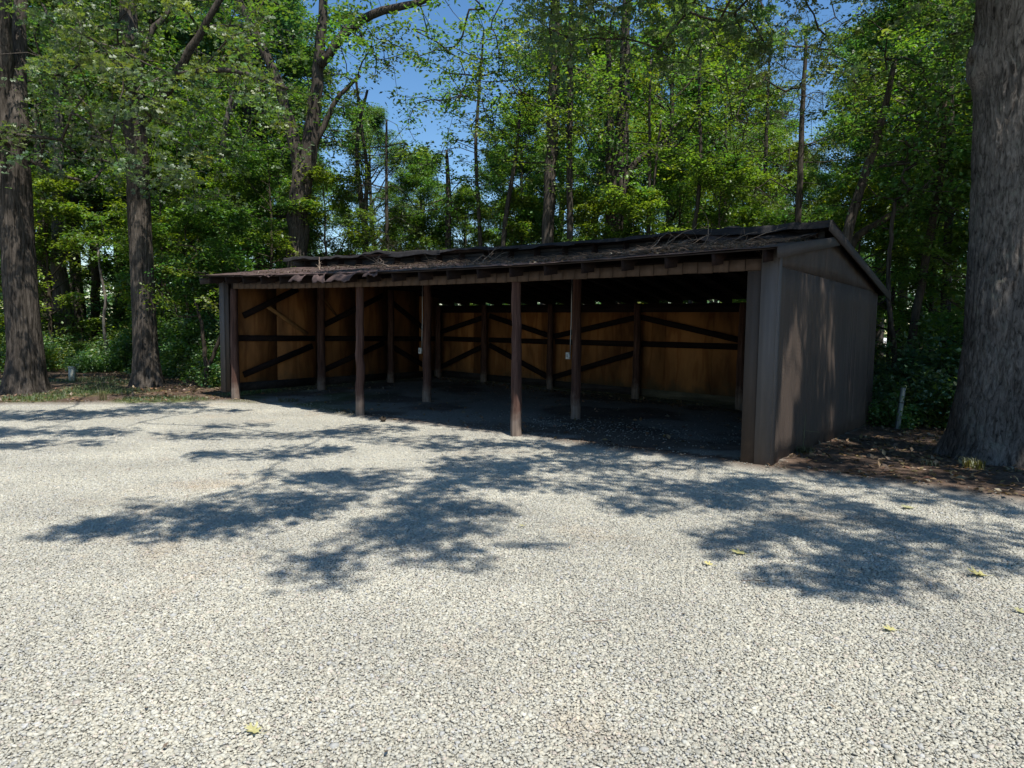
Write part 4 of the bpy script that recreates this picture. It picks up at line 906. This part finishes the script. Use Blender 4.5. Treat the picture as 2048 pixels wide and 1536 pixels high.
for k, (q, lab, bm_) in enumerate([
    (((128, 745, .30), (128, 640, .28), (120, 540, .25), (115, 400, .2), (118, 240, .15), (110, 60, .1)), 'pale grey thick trunk in the woods between the two left oaks', 'bark_grey'),
    (((108, 740, .24), (98, 640, .22), (88, 540, .20), (84, 400, .15), (70, 220, .12)), 'leaning dark trunk close behind the far left oak', 'bark'),
    (((160, 735, .16), (158, 620, .15), (152, 560, .15), (150, 420, .12), (140, 150, .08)), 'dark trunk just right of the pale grey one in the left woods', 'bark'),
    (((192, 735, .14), (190, 600, .17), (190, 520, .16), (186, 400, .13), (196, 200, .1)), 'dark straight trunk midway between the two left oaks', 'bark_thin'),
    (((243, 730, .10), (246, 600, .11), (248, 520, .11), (244, 380, .09), (236, 150, .07)), 'dark narrow trunk just left of the second oak', 'bark_thin')]):
    own_tree('woodland_tree', lab, line(25 + k * 1.1, *q), n=90, cr=(3.0, 2.6, 4.2), cz=9.5 - k * .3, seed=130 + k, barkm=bm_, per=36, leafm=('leaf_blue', 'leaf_maple')[k % 2])
own_tree('crooked_sapling', 'crooked thin pale sapling standing in the undergrowth of the left woods', line(22.5, (221, 745, .05), (214, 700, .05), (206, 650, .045), (212, 600, .045), (200, 540, .035), (196, 500, .03)), n=16, cr=(1.0, 1.0, .7), cz=4.4, seed=140, barkm='bark_grey', lr=.35, leafm='leaf_maple')
own_tree('crooked_sapling', 'crooked dark twin-stemmed small tree beside the left corner of the shed', line(17.6, (415, 755, .055), (408, 690, .05), (404, 650, .04), (390, 600, .03)), forks=(line(17.6, (412, 745, .05), (432, 700, .05), (440, 670, .045), (462, 650, .04), (480, 600, .03)),), n=44, cr=(1.3, 1.1, 1.3), cz=2.6, seed=141, barkm='bark_thin', lr=.34, leafm='leaf_yellow', Ls=.09, Ws=.06)

# --- woodland behind: a few tree shapes copied, each tree its own object
protos = {
 'tall_a': generic_tree(201, 19, .24, 5.0, 4.2, 40, per=120, lr=.74, Ls=.145, Ws=.085, leafm='leaf_maple', ncl=6),
 'tall_b': generic_tree(202, 21, .28, 6.5, 4.6, 40, per=120, lr=.76, Ls=.145, Ws=.085, leafm='leaf_blue', barkm='bark', ncl=6, lean=(.8, .3)),
 'tall_c': generic_tree(203, 17, .20, 3.2, 3.6, 38, per=110, lr=.68, Ls=.14, Ws=.082, leafm='leaf_yellow', ncl=5, lean=(-.6, .4)),
 'mid_a': generic_tree(204, 9.5, .10, 1.6, 2.6, 28, per=60, lr=.50, Ls=.12, Ws=.07, leafm='leaf_maple', ncl=4, el=(-.05, .5), flat=.22, up=.88),
 'mid_b': generic_tree(205, 7.0, .07, 1.0, 2.3, 24, per=60, lr=.48, Ls=.12, Ws=.07, leafm='leaf_yellow', ncl=4, el=(-.05, .45), flat=.2, up=.9),
 'mid_c': generic_tree(206, 5.0, .05, .6, 1.8, 20, per=56, lr=.42, Ls=.11, Ws=.065, leafm='leaf_maple', ncl=4, el=(0, .5), flat=.22, up=.88),
}
first = {}
def place(kind, x, y, label, group, s=1., rz=0., cat='tree', name='woodland_tree'):
    z = gzf(x, y)
    if kind not in first: o = tree_obj(name, protos[kind], x, y, label, group, s, rz, cat); first[kind] = o
    else: o = copy_tree(first[kind]); o.name = name; o.location = (x, y, z); o.rotation_euler = (0, 0, rz); o.scale = (s, s, s); tag(o, label, cat, group)
    return o
gt = np.random.default_rng(77)
def at_px(px, Y): p = at(px, 650, Y); return p[0], p[1]
far_lab = {'L': 'tall woodland tree left of the shed', 'M': 'tall tree far behind the shed roof', 'R': 'tall tree right of the shed'}
spots = []
for px, Y, kd, s in [(-120, 27, 'tall_a', 1), (-20, 30, 'tall_b', 1), (70, 33, 'tall_a', 1.1), (165, 29, 'tall_c', 1), (240, 34, 'tall_b', 1), (330, 28, 'tall_a', .95), (390, 33, 'tall_c', 1.1), (470, 30, 'tall_b', .95), (520, 37, 'tall_a', 1),
     (-60, 42, 'tall_b', 1.1), (60, 46, 'tall_c', 1.2), (150, 44, 'tall_a', 1.2), (260, 47, 'tall_b', 1.1), (360, 43, 'tall_a', 1.1), (450, 48, 'tall_b', 1.1), (560, 50, 'tall_a', .9),
     (560, 31, 'tall_a', .75), (1120, 41, 'tall_a', .95), (760, 46, 'tall_b', .72), (1000, 46, 'tall_a', .68), (1520, 43, 'tall_c', .78), (1610, 46, 'tall_b', .66), (1580, 36, 'tall_c', .68), (840, 47, 'tall_c', .8), (1240, 43, 'tall_c', 1.1), (1440, 36, 'tall_c', .95), (1350, 45, 'tall_b', 1.0), (1760, 38, 'tall_b', .9), (840, 40, 'tall_a', .6), (920, 36, 'tall_c', .52), (1040, 38, 'tall_a', .66), (1180, 34, 'tall_b', .72), (1290, 37, 'tall_c', .8), (1390, 33, 'tall_a', .78), (1480, 40, 'tall_b', .7),
     (1640, 42, 'tall_a', .5), (1330, 27, 'tall_c', .85), (1700, 32, 'tall_c', .72), (1800, 27, 'tall_a', .8), (1870, 31, 'tall_b', .85), (1960, 26, 'tall_c', .95), (2080, 28, 'tall_a', 1), (2120, 20, 'tall_b', .9)]:
    x, y = at_px(px, Y); side = 'L' if px < 560 else ('M' if px < 1650 else 'R')
    row = {'L': 'deepest row' if Y > 40 else ('middle row' if Y > 31.5 else 'nearest row'), 'M': 'farther row' if Y > 37.5 else 'nearer row', 'R': ''}[side]
    o_ = place(kd, x, y, far_lab[side], {'L': 'woodland trees left of the shed', 'M': 'woodland trees behind the shed', 'R': 'woodland trees right of the shed'}[side], s * gt.uniform(.95, 1.05), gt.uniform(0, 6.28)); later_label(o_, far_lab[side], row)
und = {'L': 'low leafy tree left of the shed', 'M': 'low leafy tree above the shed roof', 'R': 'low leafy tree right of the shed'}
for px, Y, kd, s in [(-60, 22, 'mid_b', 1), (100, 23.5, 'mid_b', .9), (330, 22, 'mid_b', .9), (375, 20.5, 'mid_c', 1), (360, 25, 'mid_a', .95), (405, 27, 'mid_a', 1), (480, 23, 'mid_b', 1), (500, 26, 'mid_a', .9), (540, 22, 'mid_a', .72),
     (60, 28, 'mid_a', 1), (20, 25, 'mid_b', 1), (290, 26, 'mid_a', .9), (440, 20.2, 'mid_c', .9), (330, 30, 'mid_a', 1), (650, 22, 'mid_b', .86), (700, 25, 'mid_b', .9), (810, 23, 'mid_b', .8), (850, 21, 'mid_c', 1.05), (930, 25, 'mid_b', .85), (1040, 23, 'mid_b', .78), (1170, 20, 'mid_b', .8), (1060, 20, 'mid_c', .95), (1290, 24, 'mid_a', .75),
     (1260, 19, 'mid_b', .8), (1350, 22, 'mid_a', .72), (1430, 20, 'mid_b', .85), (1500, 22, 'mid_b', .9), (1560, 20.5, 'mid_c', 1), (1640, 21, 'mid_b', .8), (1710, 18, 'mid_b', .8), (1780, 19, 'mid_a', .72), (1860, 18.5, 'mid_b', .95), (1930, 17, 'mid_a', .75), (1830, 21.5, 'mid_a', .8), (1900, 22, 'mid_b', 1.1), (1990, 15, 'mid_b', .9), (2100, 14, 'mid_a', .8)]:
    x, y = at_px(px, Y); side = 'L' if px < 560 else ('M' if px < 1650 else 'R')
    while True:
        q_ = np.array([x, y]) - SH
        if q_ @ SV > 9.9 or q_ @ FV > 14.2 or q_ @ FV < -2: break
        Y += .3; x, y = at_px(px, Y)
    row = {'L': 'back row' if Y > 23.2 else 'front row', 'M': 'back row' if Y > 21.5 else 'front row', 'R': ''}[side]
    o_ = place(kd, x, y, und[side], {'L': 'understory trees left of the shed', 'M': 'understory trees behind the shed', 'R': 'understory trees right of the shed'}[side], s * gt.uniform(.92, 1.08), gt.uniform(0, 6.28), name='understory_tree'); later_label(o_, und[side], row)

# --- shrubs and undergrowth, each bush its own object
def shrub(seed, h, r, n, per, lm, Ls=.09, Ws=.055):
    g = np.random.default_rng(seed); mb = MB(); q = []
    for k in range(n):
        az = g.uniform(0, 6.28); d = np.array([math.cos(az) * g.uniform(.2, .8), math.sin(az) * g.uniform(.2, .8), 1.])
        B = limb((g.normal(0, .08), g.normal(0, .08), -.05), d, h * g.uniform(.6, 1.1), 6, g, wig=.16); mb.tube(B, np.linspace(.016, .004, 6), 4, cap=False)
        for p in B[2:]: q.append(p + g.normal(0, r * .22, 3) * np.array([1, 1, .5])); q.append(p + g.normal(0, r * .4, 3) * np.array([1, 1, .5]))
    q = np.array(q); q[:, 2] = np.maximum(q[:, 2], .08)
    C, T = cluster_leaves(q, per, r * .34, .6, seed, hue=.12); C[:, 2] = np.maximum(C[:, 2], .02); v, f, t = leaves(C, Ls, Ws, .6, seed, T)
    return mb.mesh('stems', M['bark_thin']), mesh_np('foliage', v, f, M[lm], False, t)
SHR = {'a': shrub(301, 1.5, .9, 12, 34, 'leaf_maple'), 'b': shrub(302, 1.0, .9, 12, 34, 'leaf_yellow', .08, .05), 'c': shrub(303, 2.3, 1.1, 14, 38, 'leaf_blue', .11, .065), 'd': shrub(304, .6, .7, 10, 30, 'leaf_maple', .08, .05)}
sfirst = {}
def bush(kind, x, y, label, group, s=1., rz=0.):
    z = gzf(x, y)
    if kind not in sfirst:
        o = empty('shrub', (x, y, z), rz); tag(o, label, 'shrub', group); o.scale = (s,) * 3
        link('stems', SHR[kind][0], o); link('foliage', SHR[kind][1], o); sfirst[kind] = o
    else: o = copy_tree(sfirst[kind]); o.location = (x, y, z); o.rotation_euler = (0, 0, rz); o.scale = (s,) * 3; tag(o, label, 'shrub', group)
    later_label(o, label, '' if label in (BL['C'], BL['B']) else (('front row' if y < 22.3 else 'second row' if y < 24 else 'third row' if y < 26.5 else 'far row') if x < 0 else ('front row' if y < 15.2 else 'back row')))
    return o
gu = np.random.default_rng(55)
BL = {'L': 'green undergrowth shrub in the left woods', 'C': 'bright shrub beside the left shed corner', 'R': 'shrub between gable wall and massive oak', 'B': 'shrub behind the back wall of the shed'}
GL = {'L': 'undergrowth shrubs of the left woods', 'C': 'shrubs beside the left shed corner', 'R': 'shrubs right of the shed', 'B': 'shrubs behind the shed'}
for k in range(31):
    px = -25 + 495 * (k + gu.random()) / 31; Y = gu.uniform(20.6, 25.5); x, y = at_px(px, Y); bush('abd'[gu.integers(0, 3)] if Y > 21.6 else 'bd'[gu.integers(0, 2)], x, y, BL['L'], GL['L'], gu.uniform(.8, 1.25), gu.uniform(0, 6.28))
for k in range(14):
    px = -30 + 630 * (k + gu.random()) / 14; x, y = at_px(px, gu.uniform(27, 36)); bush('ac'[gu.integers(0, 2)], x, y, BL['L'], GL['L'], gu.uniform(1.1, 1.6), gu.uniform(0, 6.28))
for px, Y, kd, s in [(430, 18.6, 'a', .9), (455, 20, 'c', .9), (400, 19.6, 'b', 1), (445, 18.0, 'd', 1), (380, 20.3, 'a', 1), (470, 21.5, 'c', 1)]:
    x, y = at_px(px, Y); bush(kd, x, y, BL['C'], GL['C'], s, gu.uniform(0, 6.28))
for k in range(13):
    px = 1790 + 230 * (k + gu.random()) / 13; Y = gu.uniform(13.8, 18); x, y = at_px(px, Y); kd = 'abcd'[gu.integers(0, 4)] if Y > 14.6 else 'bd'[gu.integers(0, 2)]; bush(kd, x, y, BL['R'], GL['R'], gu.uniform(.7, 1.0), gu.uniform(0, 6.28))
for k in range(4):
    px = 1960 + 110 * (k + gu.random()) / 4; Y = gu.uniform(13.5, 17); x, y = at_px(px, Y); bush('ac'[gu.integers(0, 2)], x, y, BL['R'], GL['R'], gu.uniform(.8, 1.2), gu.uniform(0, 6.28))
for k in range(7):
    t_ = gu.uniform(-1, 13); w = shed_pt(t_, gu.uniform(9.2, 12)); bush('abcd'[gu.integers(0, 4)], w[0], w[1], BL['B'], GL['B'], gu.uniform(.7, 1.2), gu.uniform(0, 6.28))
# distant wooded skyline closing the horizon
def far_woods():
    g = np.random.default_rng(91); P = []; n = 1700
    a = g.uniform(-1.0, 1.0, n); d = g.uniform(85, 120, n); x = np.sin(a) * d; y = np.cos(a) * d
    h = 9 + 5 * fbm(x * .06, y * .06, 3) ; z = g.random(n) ** .8 * h; C = np.stack([x, y, z], 1)
    C, T = cluster_leaves(C, 40, 1.9, .6, 92); v, f, t = leaves(C, .75, .5, .6, 93, T)
    o = link('far_woods', mesh_np('far_woods', v, f, M['leaf_blue'], False, t)); tag(o, 'distant band of woods beyond the field', 'woods', kind='stuff')
far_woods()

# --- ground cover: leaf litter, grass
def litter():
    g = np.random.default_rng(61); n = 60000; x = g.uniform(-20, 13, n); y = g.uniform(6.3, 28, n); d = edge_d(x, y)
    q = np.stack([x - SH[0], y - SH[1]], -1); t = q @ FV; s = q @ SV; inside = (t > -.05) & (t < LEN) & (s > -.3) & (s < DEP)
    k = (d > .15) & (fbm(x * .8, y * .8, 62) > .40) & ~inside & (np.abs(x) < y * .85 + 1); k |= (d > .1) & inside & (g.random(n) < .10) | ((np.abs(s - 6.4) < .4) & inside)
    x, y = x[k], y[k]; C = np.stack([x, y, gz(x, y) + .012], 1); n = len(x); T = np.clip(g.normal(1, .35, (n, 1)), .3, 2.2) * (1 + g.normal(0, .1, (n, 3)))
    v, f, tt = leaves(C, .085, .05, .75, 63, T, droop=0.); o = link('leaf_litter', mesh_np('leaf_litter', v, f, M['litter'], False, tt)); tag(o, 'dry brown leaf litter strewn over the woodland soil', 'leaf litter', kind='stuff')
litter()
def grass_blades(P, h, g, spread=.5):
    n = len(P); a = g.uniform(0, 6.28, n); hh = h * g.uniform(.5, 1.3, n); dx = np.cos(a); dy = np.sin(a); w = .0035
    o1 = P + np.stack([dx * hh * .25 * spread, dy * hh * .25 * spread, hh * .6], 1); o2 = P + np.stack([dx * hh * .75 * spread, dy * hh * .75 * spread, hh * (1 - .25 * spread)], 1)
    sd = np.stack([-dy, dx, dx * 0], 1) * w
    V = np.stack([P - sd, P + sd, o1 + sd * .8, o1 - sd * .8, o2], 1).reshape(-1, 3); i = np.arange(n)[:, None] * 5
    F = np.concatenate([i + np.array([[0, 1, 2]]), i + np.array([[0, 2, 3]]), i + np.array([[3, 2, 4]])]); T = np.repeat(np.clip(g.normal(1, .3, (n, 1)), .4, 2) * np.array([1, 1, 1.]) * (1 + g.normal(0, .12, (n, 3))), 5, 0)
    return V, F, T
def grass():
    g = np.random.default_rng(64); n = 90000; x = g.uniform(-18, -2.2, n); y = g.uniform(13.2, 21, n); d = edge_d(x, y)
    k = (d > .12) & (fbm(x * .8, y * .8, 12) * 1.0 + .25 * (fbm(x * 5, y * 5, 13) - .5) > .50 + np.clip((y - 17) / 10, 0, .3)); q = np.stack([x - SH[0], y - SH[1]], -1); t = q @ FV; s = q @ SV
    k &= ~((t < LEN + .1) & (s > -.4)); x, y = x[k], y[k]; V, F, T = grass_blades(np.stack([x, y, gz(x, y) - .005], 1), .075, g)
    o = link('grass', mesh_np('grass', V, F, M['grass'], False, T)); tag(o, 'thin patchy grass along the gravel edge under the left oaks', 'grass', kind='stuff')
grass()
def tuft(name, x, y, label, n, h, r, cat='grass tuft', seed=0, spread=.8, extra=None):
    g = np.random.default_rng(seed); a = g.uniform(0, 6.28, n); q = r * g.random(n) ** .7
    V, F, T = grass_blades(np.stack([q * np.cos(a), q * np.sin(a), np.full(n, -.005)], 1), h, g, spread)
    T = T * np.array([.75, .55, .6]); o = link(name, mesh_np(name, V, F, M['grass'], False, T), None, (x, y, gzf(x, y))); tag(o, label, cat); return o
cg = ground_at(1605, 912); tuft('grass_tuft', cg[0] + .05, cg[1] + .1, 'small dry grass clump at the foot of the gable wall', 130, .10, .14, seed=1)
cg = ground_at(1945, 940); tuft('grass_tuft', *cg, 'arching long-bladed grass tuft in front of the massive oak', 200, .17, .12, seed=2, spread=1.1)
cg = ground_at(1862, 935); tuft('grass_tuft', *cg, 'sparse low grass tuft on bare soil left of the arching one', 60, .09, .12, seed=3)
cg = ground_at(578, 806); tuft('grass_tuft', *cg, 'small bright grass tuft at the shed front between the first two poles', 130, .10, .22, seed=4)
cg = ground_at(205, 805); tuft('weed_tuft', *cg, 'thin weeds sprouting beside the roots of the far left oak', 50, .28, .10, 'weed', seed=5, spread=.3)
# tall weed by the wall
g = np.random.default_rng(9); cw = ground_at(1606, 905); w_ = MB()
w_.tube(limb((0, 0, -.02), (.1, .05, 1), .55, 8, g, wig=.06), np.linspace(.004, .002, 8), 4); w_.tube(limb((.02, 0, .2), (-.4, 0, .8), .25, 5, g, wig=.1), .002, 4); w_.tube(limb((.03, 0, .3), (.5, .1, -.1), .2, 5, g, wig=.1), .002, 4)
tag(w_.build('tall_weed', simple('weed_stem', (.16, .18, .08), .7), None, tint=False, loc=(cw[0] + .02, cw[1] + .06, 0)), 'single tall thin weed stalk against the sunlit strip of the gable wall', 'weed')

# --- roof litter: needles, twigs and dead branches
def roof_litter():
    g = np.random.default_rng(71); mb = MB(); n = 2600
    for _ in range(n):
        t = g.choice([g.uniform(.1, 3.4), g.uniform(2.5, 7.2), g.uniform(6.5, 10.5)], p=[.55, .30, .15]); s = g.choice([g.uniform(.1, 2.2), g.uniform(1.2, 2.25), g.uniform(-.25, .6)], p=[.45, .4, .15])
        pile = .07 * math.exp(-((t - 1.7) / .9) ** 2) + .03 * math.exp(-((t - 6.2) / 1.2) ** 2)
        w = shed_pt(t, s); z = float(zf(t, s)) + .02 + g.uniform(0, .03) + pile * g.random(); L = g.uniform(.06, .24); a = g.uniform(0, 6.28); d = np.array([math.cos(a), math.sin(a), g.normal(.03, .12)])
        m_ = np.array([w[0], w[1], z]) + d * L * .5 + np.array([0, 0, g.uniform(0, .02)]); c = g.uniform(.6, 1.5)
        mb.tube([(w[0], w[1], z), m_, np.array([w[0], w[1], z]) + d * L], [.0025, .002, .001], 3, (c, c * .95, c * .9), cap=False)
    m, nt, b, _ = newmat('dead_needles'); a = N(nt, 'ShaderNodeAttribute', attribute_name='tint'); nt.links.new(mul(nt, a.outputs['Color'], (.12, .09, .07)), b.inputs['Base Color'])
    o = mb.build('roof_litter', m, None, tint=True); tag(o, 'dry needles and twig litter lying along the shed roof', 'twig litter', kind='stuff')
    n = 4600; t = np.concatenate([g.uniform(0, 3.6, n // 2), g.uniform(3, 11, n // 2)]); s = g.uniform(-.2, 2.25, n); k = fbm(t * 2, s * 3, 72) > .46; t, s = t[k], s[k]
    w = SH + FV * t[:, None] + SV * s[:, None]; C = np.column_stack([w, zf(t, s) + .022 + .05 * np.exp(-((t - 1.7) / .9) ** 2) * g.random(len(t))])
    v, f, tt = leaves(C, .05, .022, .7, 73, np.clip(g.normal(.38, .25, (len(C), 1)), .15, 1.6) * np.ones((1, 3)), droop=0); o = link('roof_leaves', mesh_np('roof_leaves', v, f, M['litter'], False, tt)); tag(o, 'rotting dark leaf litter covering the front roof slope', 'leaf litter', kind='stuff')
roof_litter()
def dead_branch(t, s, L, az, label, seed, nb=7, up=.12, r=.012):
    g = np.random.default_rng(seed); mb = MB(); B = limb((0, 0, 0), (math.cos(az), math.sin(az), up), L, 9, g, wig=.16); B[:, 2] = np.maximum(B[:, 2], .0) ; mb.tube(B, np.linspace(r, .004, 9), 6)
    for k in range(nb):
        p = B[g.integers(2, 8)]; a = az + g.choice([-1, 1]) * g.uniform(.4, 1.2); Q = limb(p, (math.cos(a), math.sin(a), g.uniform(-.05, .6)), L * g.uniform(.2, .45), 6, g, wig=.22); mb.tube(Q, np.linspace(r * .5, .002, 6), 4)
        for _ in range(2): q = Q[g.integers(2, 5)]; mb.tube(limb(q, g.normal(0, 1, 3) * np.array([1, 1, .4]) + np.array([0, 0, .3]), L * .12, 4, g, wig=.2), .0018, 3)
    w = shed_pt(t, s); o = mb.build('dead_branch', M['twig'], None, loc=(w[0], w[1], float(zf(t, s)) + .03)); tag(o, label, 'branch', 'dead branches fallen on the roof')
dead_branch(2.6, 1.0, 1.6, R(-20), 'largest dead branch heap on the roof near the gable end', 401, 14, .10, .022)
dead_branch(1.9, .9, 1.5, R(-38), 'pale dead branch lying on the roof toward the gable end, right of the largest heap', 402, 9, .05, .013)
dead_branch(3.0, .7, 1.2, R(-30), 'small twiggy dead branch left of the largest heap on the roof', 403, 8, .08)
dead_branch(7.0, .4, .8, R(140), 'pale spiky dead branch sticking up mid-roof above the torn roofing flaps', 404, 12, .25, .012)
dead_branch(6.4, .3, 1.8, R(-35), 'long thin dead branch lying along the middle of the roof edge', 405, 5, .01, .016)
dead_branch(5.0, .5, .5, R(80), 'short upright dead twig on the roof right of the mid-roof branch', 406, 4, .5)
dead_branch(9.3, .6, .5, R(110), 'small pale dead twig near the left end of the roof', 407, 4, .3)

# --- small things round the yard
def utility_box():
    x, y = ground_at(145, 764, .1); e = empty('utility_box', (x, y, gzf(x, y))); tag(e, 'small pale beige utility pedestal standing between the two left oaks', 'utility box')
    m = simple('beige_plastic', (.42, .41, .33), .6); h = .42 * y / 20; w = .078 * y / 20
    MB().box(-w, w, -.05, .05, -.05, h - .045).build('pedestal', m, e); MB().box(-w - .005, w + .005, -.056, .056, h - .043, h).build('cap', m, e); MB().box(-w * .5, w * .5, -.055, -.0505, .06, h * .5).build('door', m, e)
utility_box()
def stake():
    x, y = ground_at(1795, 848, -.08); e = empty('leaning_stake', (x, y, gzf(x, y))); e.rotation_euler = (0, R(7), R(20)); tag(e, 'weathered grey wooden stake leaning right beside the gable wall', 'stake')
    MB().box(-.045, .045, -.022, .022, -.1, .80).build('board', simple('grey_wood', (.22, .25, .24), .8), e); MB().box(-.052, .060, -.030, .028, .50, .515).build('band', simple('dark_band', (.05, .05, .05), .6), e)
stake()
def oak_leaf(px, py, size, rz, label, curl=.3):
    out = [(0, -.5), (.03, -.3), (.10, -.26), (.22, -.30), (.30, -.22), (.14, -.12), (.16, -.05), (.36, .02), (.40, .14), (.16, .08), (.14, .2), (.26, .36), (.16, .38), (.05, .3), (0, .5)]
    out = out + [(-x * .9, y + .03) for x, y in out[-2:0:-1]]; x, y = ground_at(px, py); V = [(0, 0, .02)]
    for a, b in out: V.append((a, b, .02 + curl * (a * a * 1.2 + max(0, b) ** 2 * .8) + .02 * math.sin(a * 17)))
    V = np.array(V) * size; n = len(out); F = [(0, 1 + k, 1 + (k + 1) % n) for k in range(n)]
    mb = MB(); mb.add(V, F); mb.tube([(0, -.5 * size, .02 * size), (.02 * size, -.62 * size, .03 * size), (.06 * size, -.75 * size, .01)], .0014, 4)
    T = [np.ones((mb.n, 3))]; mb.T = T; me = mb.mesh('fallen_leaf', M['fallen'], False, True)
    o = link('fallen_leaf', me, None, (x, y, .012), (R(6), R(-5), rz)); tag(o, label, 'fallen leaf', 'fallen yellow leaves on the gravel')
oak_leaf(507, 1466, .085, 1.2, 'yellow fallen leaf with upturned lobe, nearest at the bottom left', .8)
oak_leaf(1478, 1108, .14, 1.3, 'lobed yellow leaf lying in the right-hand patch of shade')
oak_leaf(1815, 1017, .17, 1.8, 'large greenish leaf near the soil edge at the right', .25)
oak_leaf(1955, 1152, .16, 1.5, 'curled yellow-green leaf at the right border of the shade', .9)
oak_leaf(1417, 1131, .08, .8, 'small pale leaf on sunny gravel just below the lobed leaf', .5)
oak_leaf(1780, 1262, .09, 1.4, 'pale yellow leaf on open sunlit gravel at the lower right', .3)
oak_leaf(2040, 1226, .08, .4, 'small leaf at the right picture border on sunny gravel', .5)
oak_leaf(1044, 1054, .06, 2.2, 'tiny brown leaf on sunlit gravel in the middle of the yard', .6)
def small(px, py, label, cat, name, kind):
    x, y = ground_at(px, py); g = np.random.default_rng(int(px))
    if kind == 'twig': mb = MB(); mb.tube(limb((0, 0, .012), (1, .25, 0), .16, 5, g, wig=.1), .003, 5); o = mb.build(name, M['twig'], None, loc=(x, y, .01))
    else:
        mb = MB(); V = []
        for q in range(6):
            for c in range(9): th = c / 9 * 6.283; r = .055 * math.sin(math.pi * (q + .6) / 6.4) * (1 + .18 * (c % 2)); V.append((r * math.cos(th), r * math.sin(th), .012 + .018 * q))
        mb.addn(V, [(q * 9 + c, q * 9 + (c + 1) % 9, q * 9 + 9 + (c + 1) % 9, q * 9 + 9 + c) for q in range(5) for c in range(9)]); o = mb.build(name, M['bark_thin'], None, loc=(x, y, .0), rot=(.5, .3, 0))
    tag(o, label, cat)
small(1485, 1168, 'thin bent twig lying on the gravel below the right shade', 'twig', 'twig', 'twig')
small(765, 843, 'dark pine cone on the gravel just right of the second front pole', 'pine cone', 'pine_cone', 'cone')
small(345+820, 1252, 'short brown twig on open gravel in the middle foreground', 'twig', 'twig', 'twig')

# --- fences and the field seen through the trees at the right
def rail_fence(name, a, b, h, rails, mat, label, post=.06, step=2.4, rh=.12):
    a = np.array(a, float); b = np.array(b, float); L = np.linalg.norm(b - a); d = (b - a) / L; z0 = gzf(*a); e = empty(name, (a[0], a[1], z0)); tag(e, label, 'fence')
    n = int(L / step)
    for k in range(n + 1):
        p = d * k * step; zz = gzf(a[0] + p[0], a[1] + p[1]) - z0; MB().box(-post, post, -post, post, -.2, h + .1).build('post', mat, e, loc=(p[0], p[1], zz))
        if k < n:
            q = d * (k + 1) * step
            for r in rails: MB().beam((0, 0, 0), (q[0] - p[0], q[1] - p[1], 0), .04, rh).build('rail', mat, e, loc=(p[0] - d[1] * .07, p[1] + d[0] * .07, zz + r))
dk = simple('dark_rail', (.035, .03, .027), .8); pale = simple('pale_rail', (.42, .38, .30), .8)
rail_fence('rail_fence', at_px(1690, 20)[:2], at_px(2120, 21)[:2], .75, (.30, .62), dk, 'dark low rail fence running through the shrubs right of the shed')
rail_fence('rail_fence', at_px(1690, 48)[:2], at_px(2100, 50)[:2], 1.25, (.4, .8, 1.15), pale, 'pale rail fence across the sunny field beyond the trees')
def far_car():
    x, y = at_px(1762, 62); z = gzf(x, y); e = empty('parked_car', (x, y, z), R(12)); tag(e, 'white car parked far off in the sunny field', 'car'); wm = simple('white_paint', (.78, .78, .78), .3); gl = simple('dark_glass', (.03, .035, .04), .1); ty = simple('tyre_rubber', (.02, .02, .02), .9)
    prof = [(-2.2, .35), (-2.25, .75), (-2.05, .95), (-1.2, 1.02), (-.7, 1.45), (.9, 1.5), (1.7, 1.05), (2.15, .95), (2.2, .35)]
    V = [(x_, s * (.85 if z_ < 1.1 else .68), z_) for s in (-1, 1) for x_, z_ in prof]; n = len(prof); mb = MB(); mb.add(V, [tuple(range(n))[::-1], tuple(range(n, 2 * n))] + [(k, (k + 1) % n, n + (k + 1) % n, n + k) for k in range(n)]); mb.build('body', wm, e)
    for s in (-1, 1): mb = MB(); mb.add([(-.62, s * .775, 1.05), (-.45, s * .70, 1.40), (.85, s * .70, 1.42), (1.35, s * .775, 1.08)], [(0, 1, 2, 3)]); mb.build('window', gl, e)
    for wx in (-1.35, 1.35):
        for s in (-1, 1): mb = MB(); mb.tube([(wx, s * .72, .33), (wx, s * .9, .33)], .33, 18); mb.build('wheel', ty, e)
far_car()

def gravel_debris():
    g = np.random.default_rng(81); n = 1500; x = g.uniform(-11, 9, n); y = g.uniform(2.2, 15, n); k = (edge_d(x, y) < .1) & (g.random(n) < .25 + .75 * np.exp(-np.abs(edge_d(x, y)) / 1.2)); x, y = x[k], y[k]
    C = np.stack([x, y, np.full(len(x), .010)], 1); v, f, t = leaves(C, .032, .014, .85, 82, np.clip(g.normal(.9, .4, (len(x), 1)), .2, 2) * np.ones((1, 3)), droop=0.)
    tag(link('gravel_debris', mesh_np('gravel_debris', v, f, M['litter'], False, t)), 'small dry leaf scraps scattered over the gravel', 'leaf scraps', kind='stuff')
gravel_debris()
write_labels()
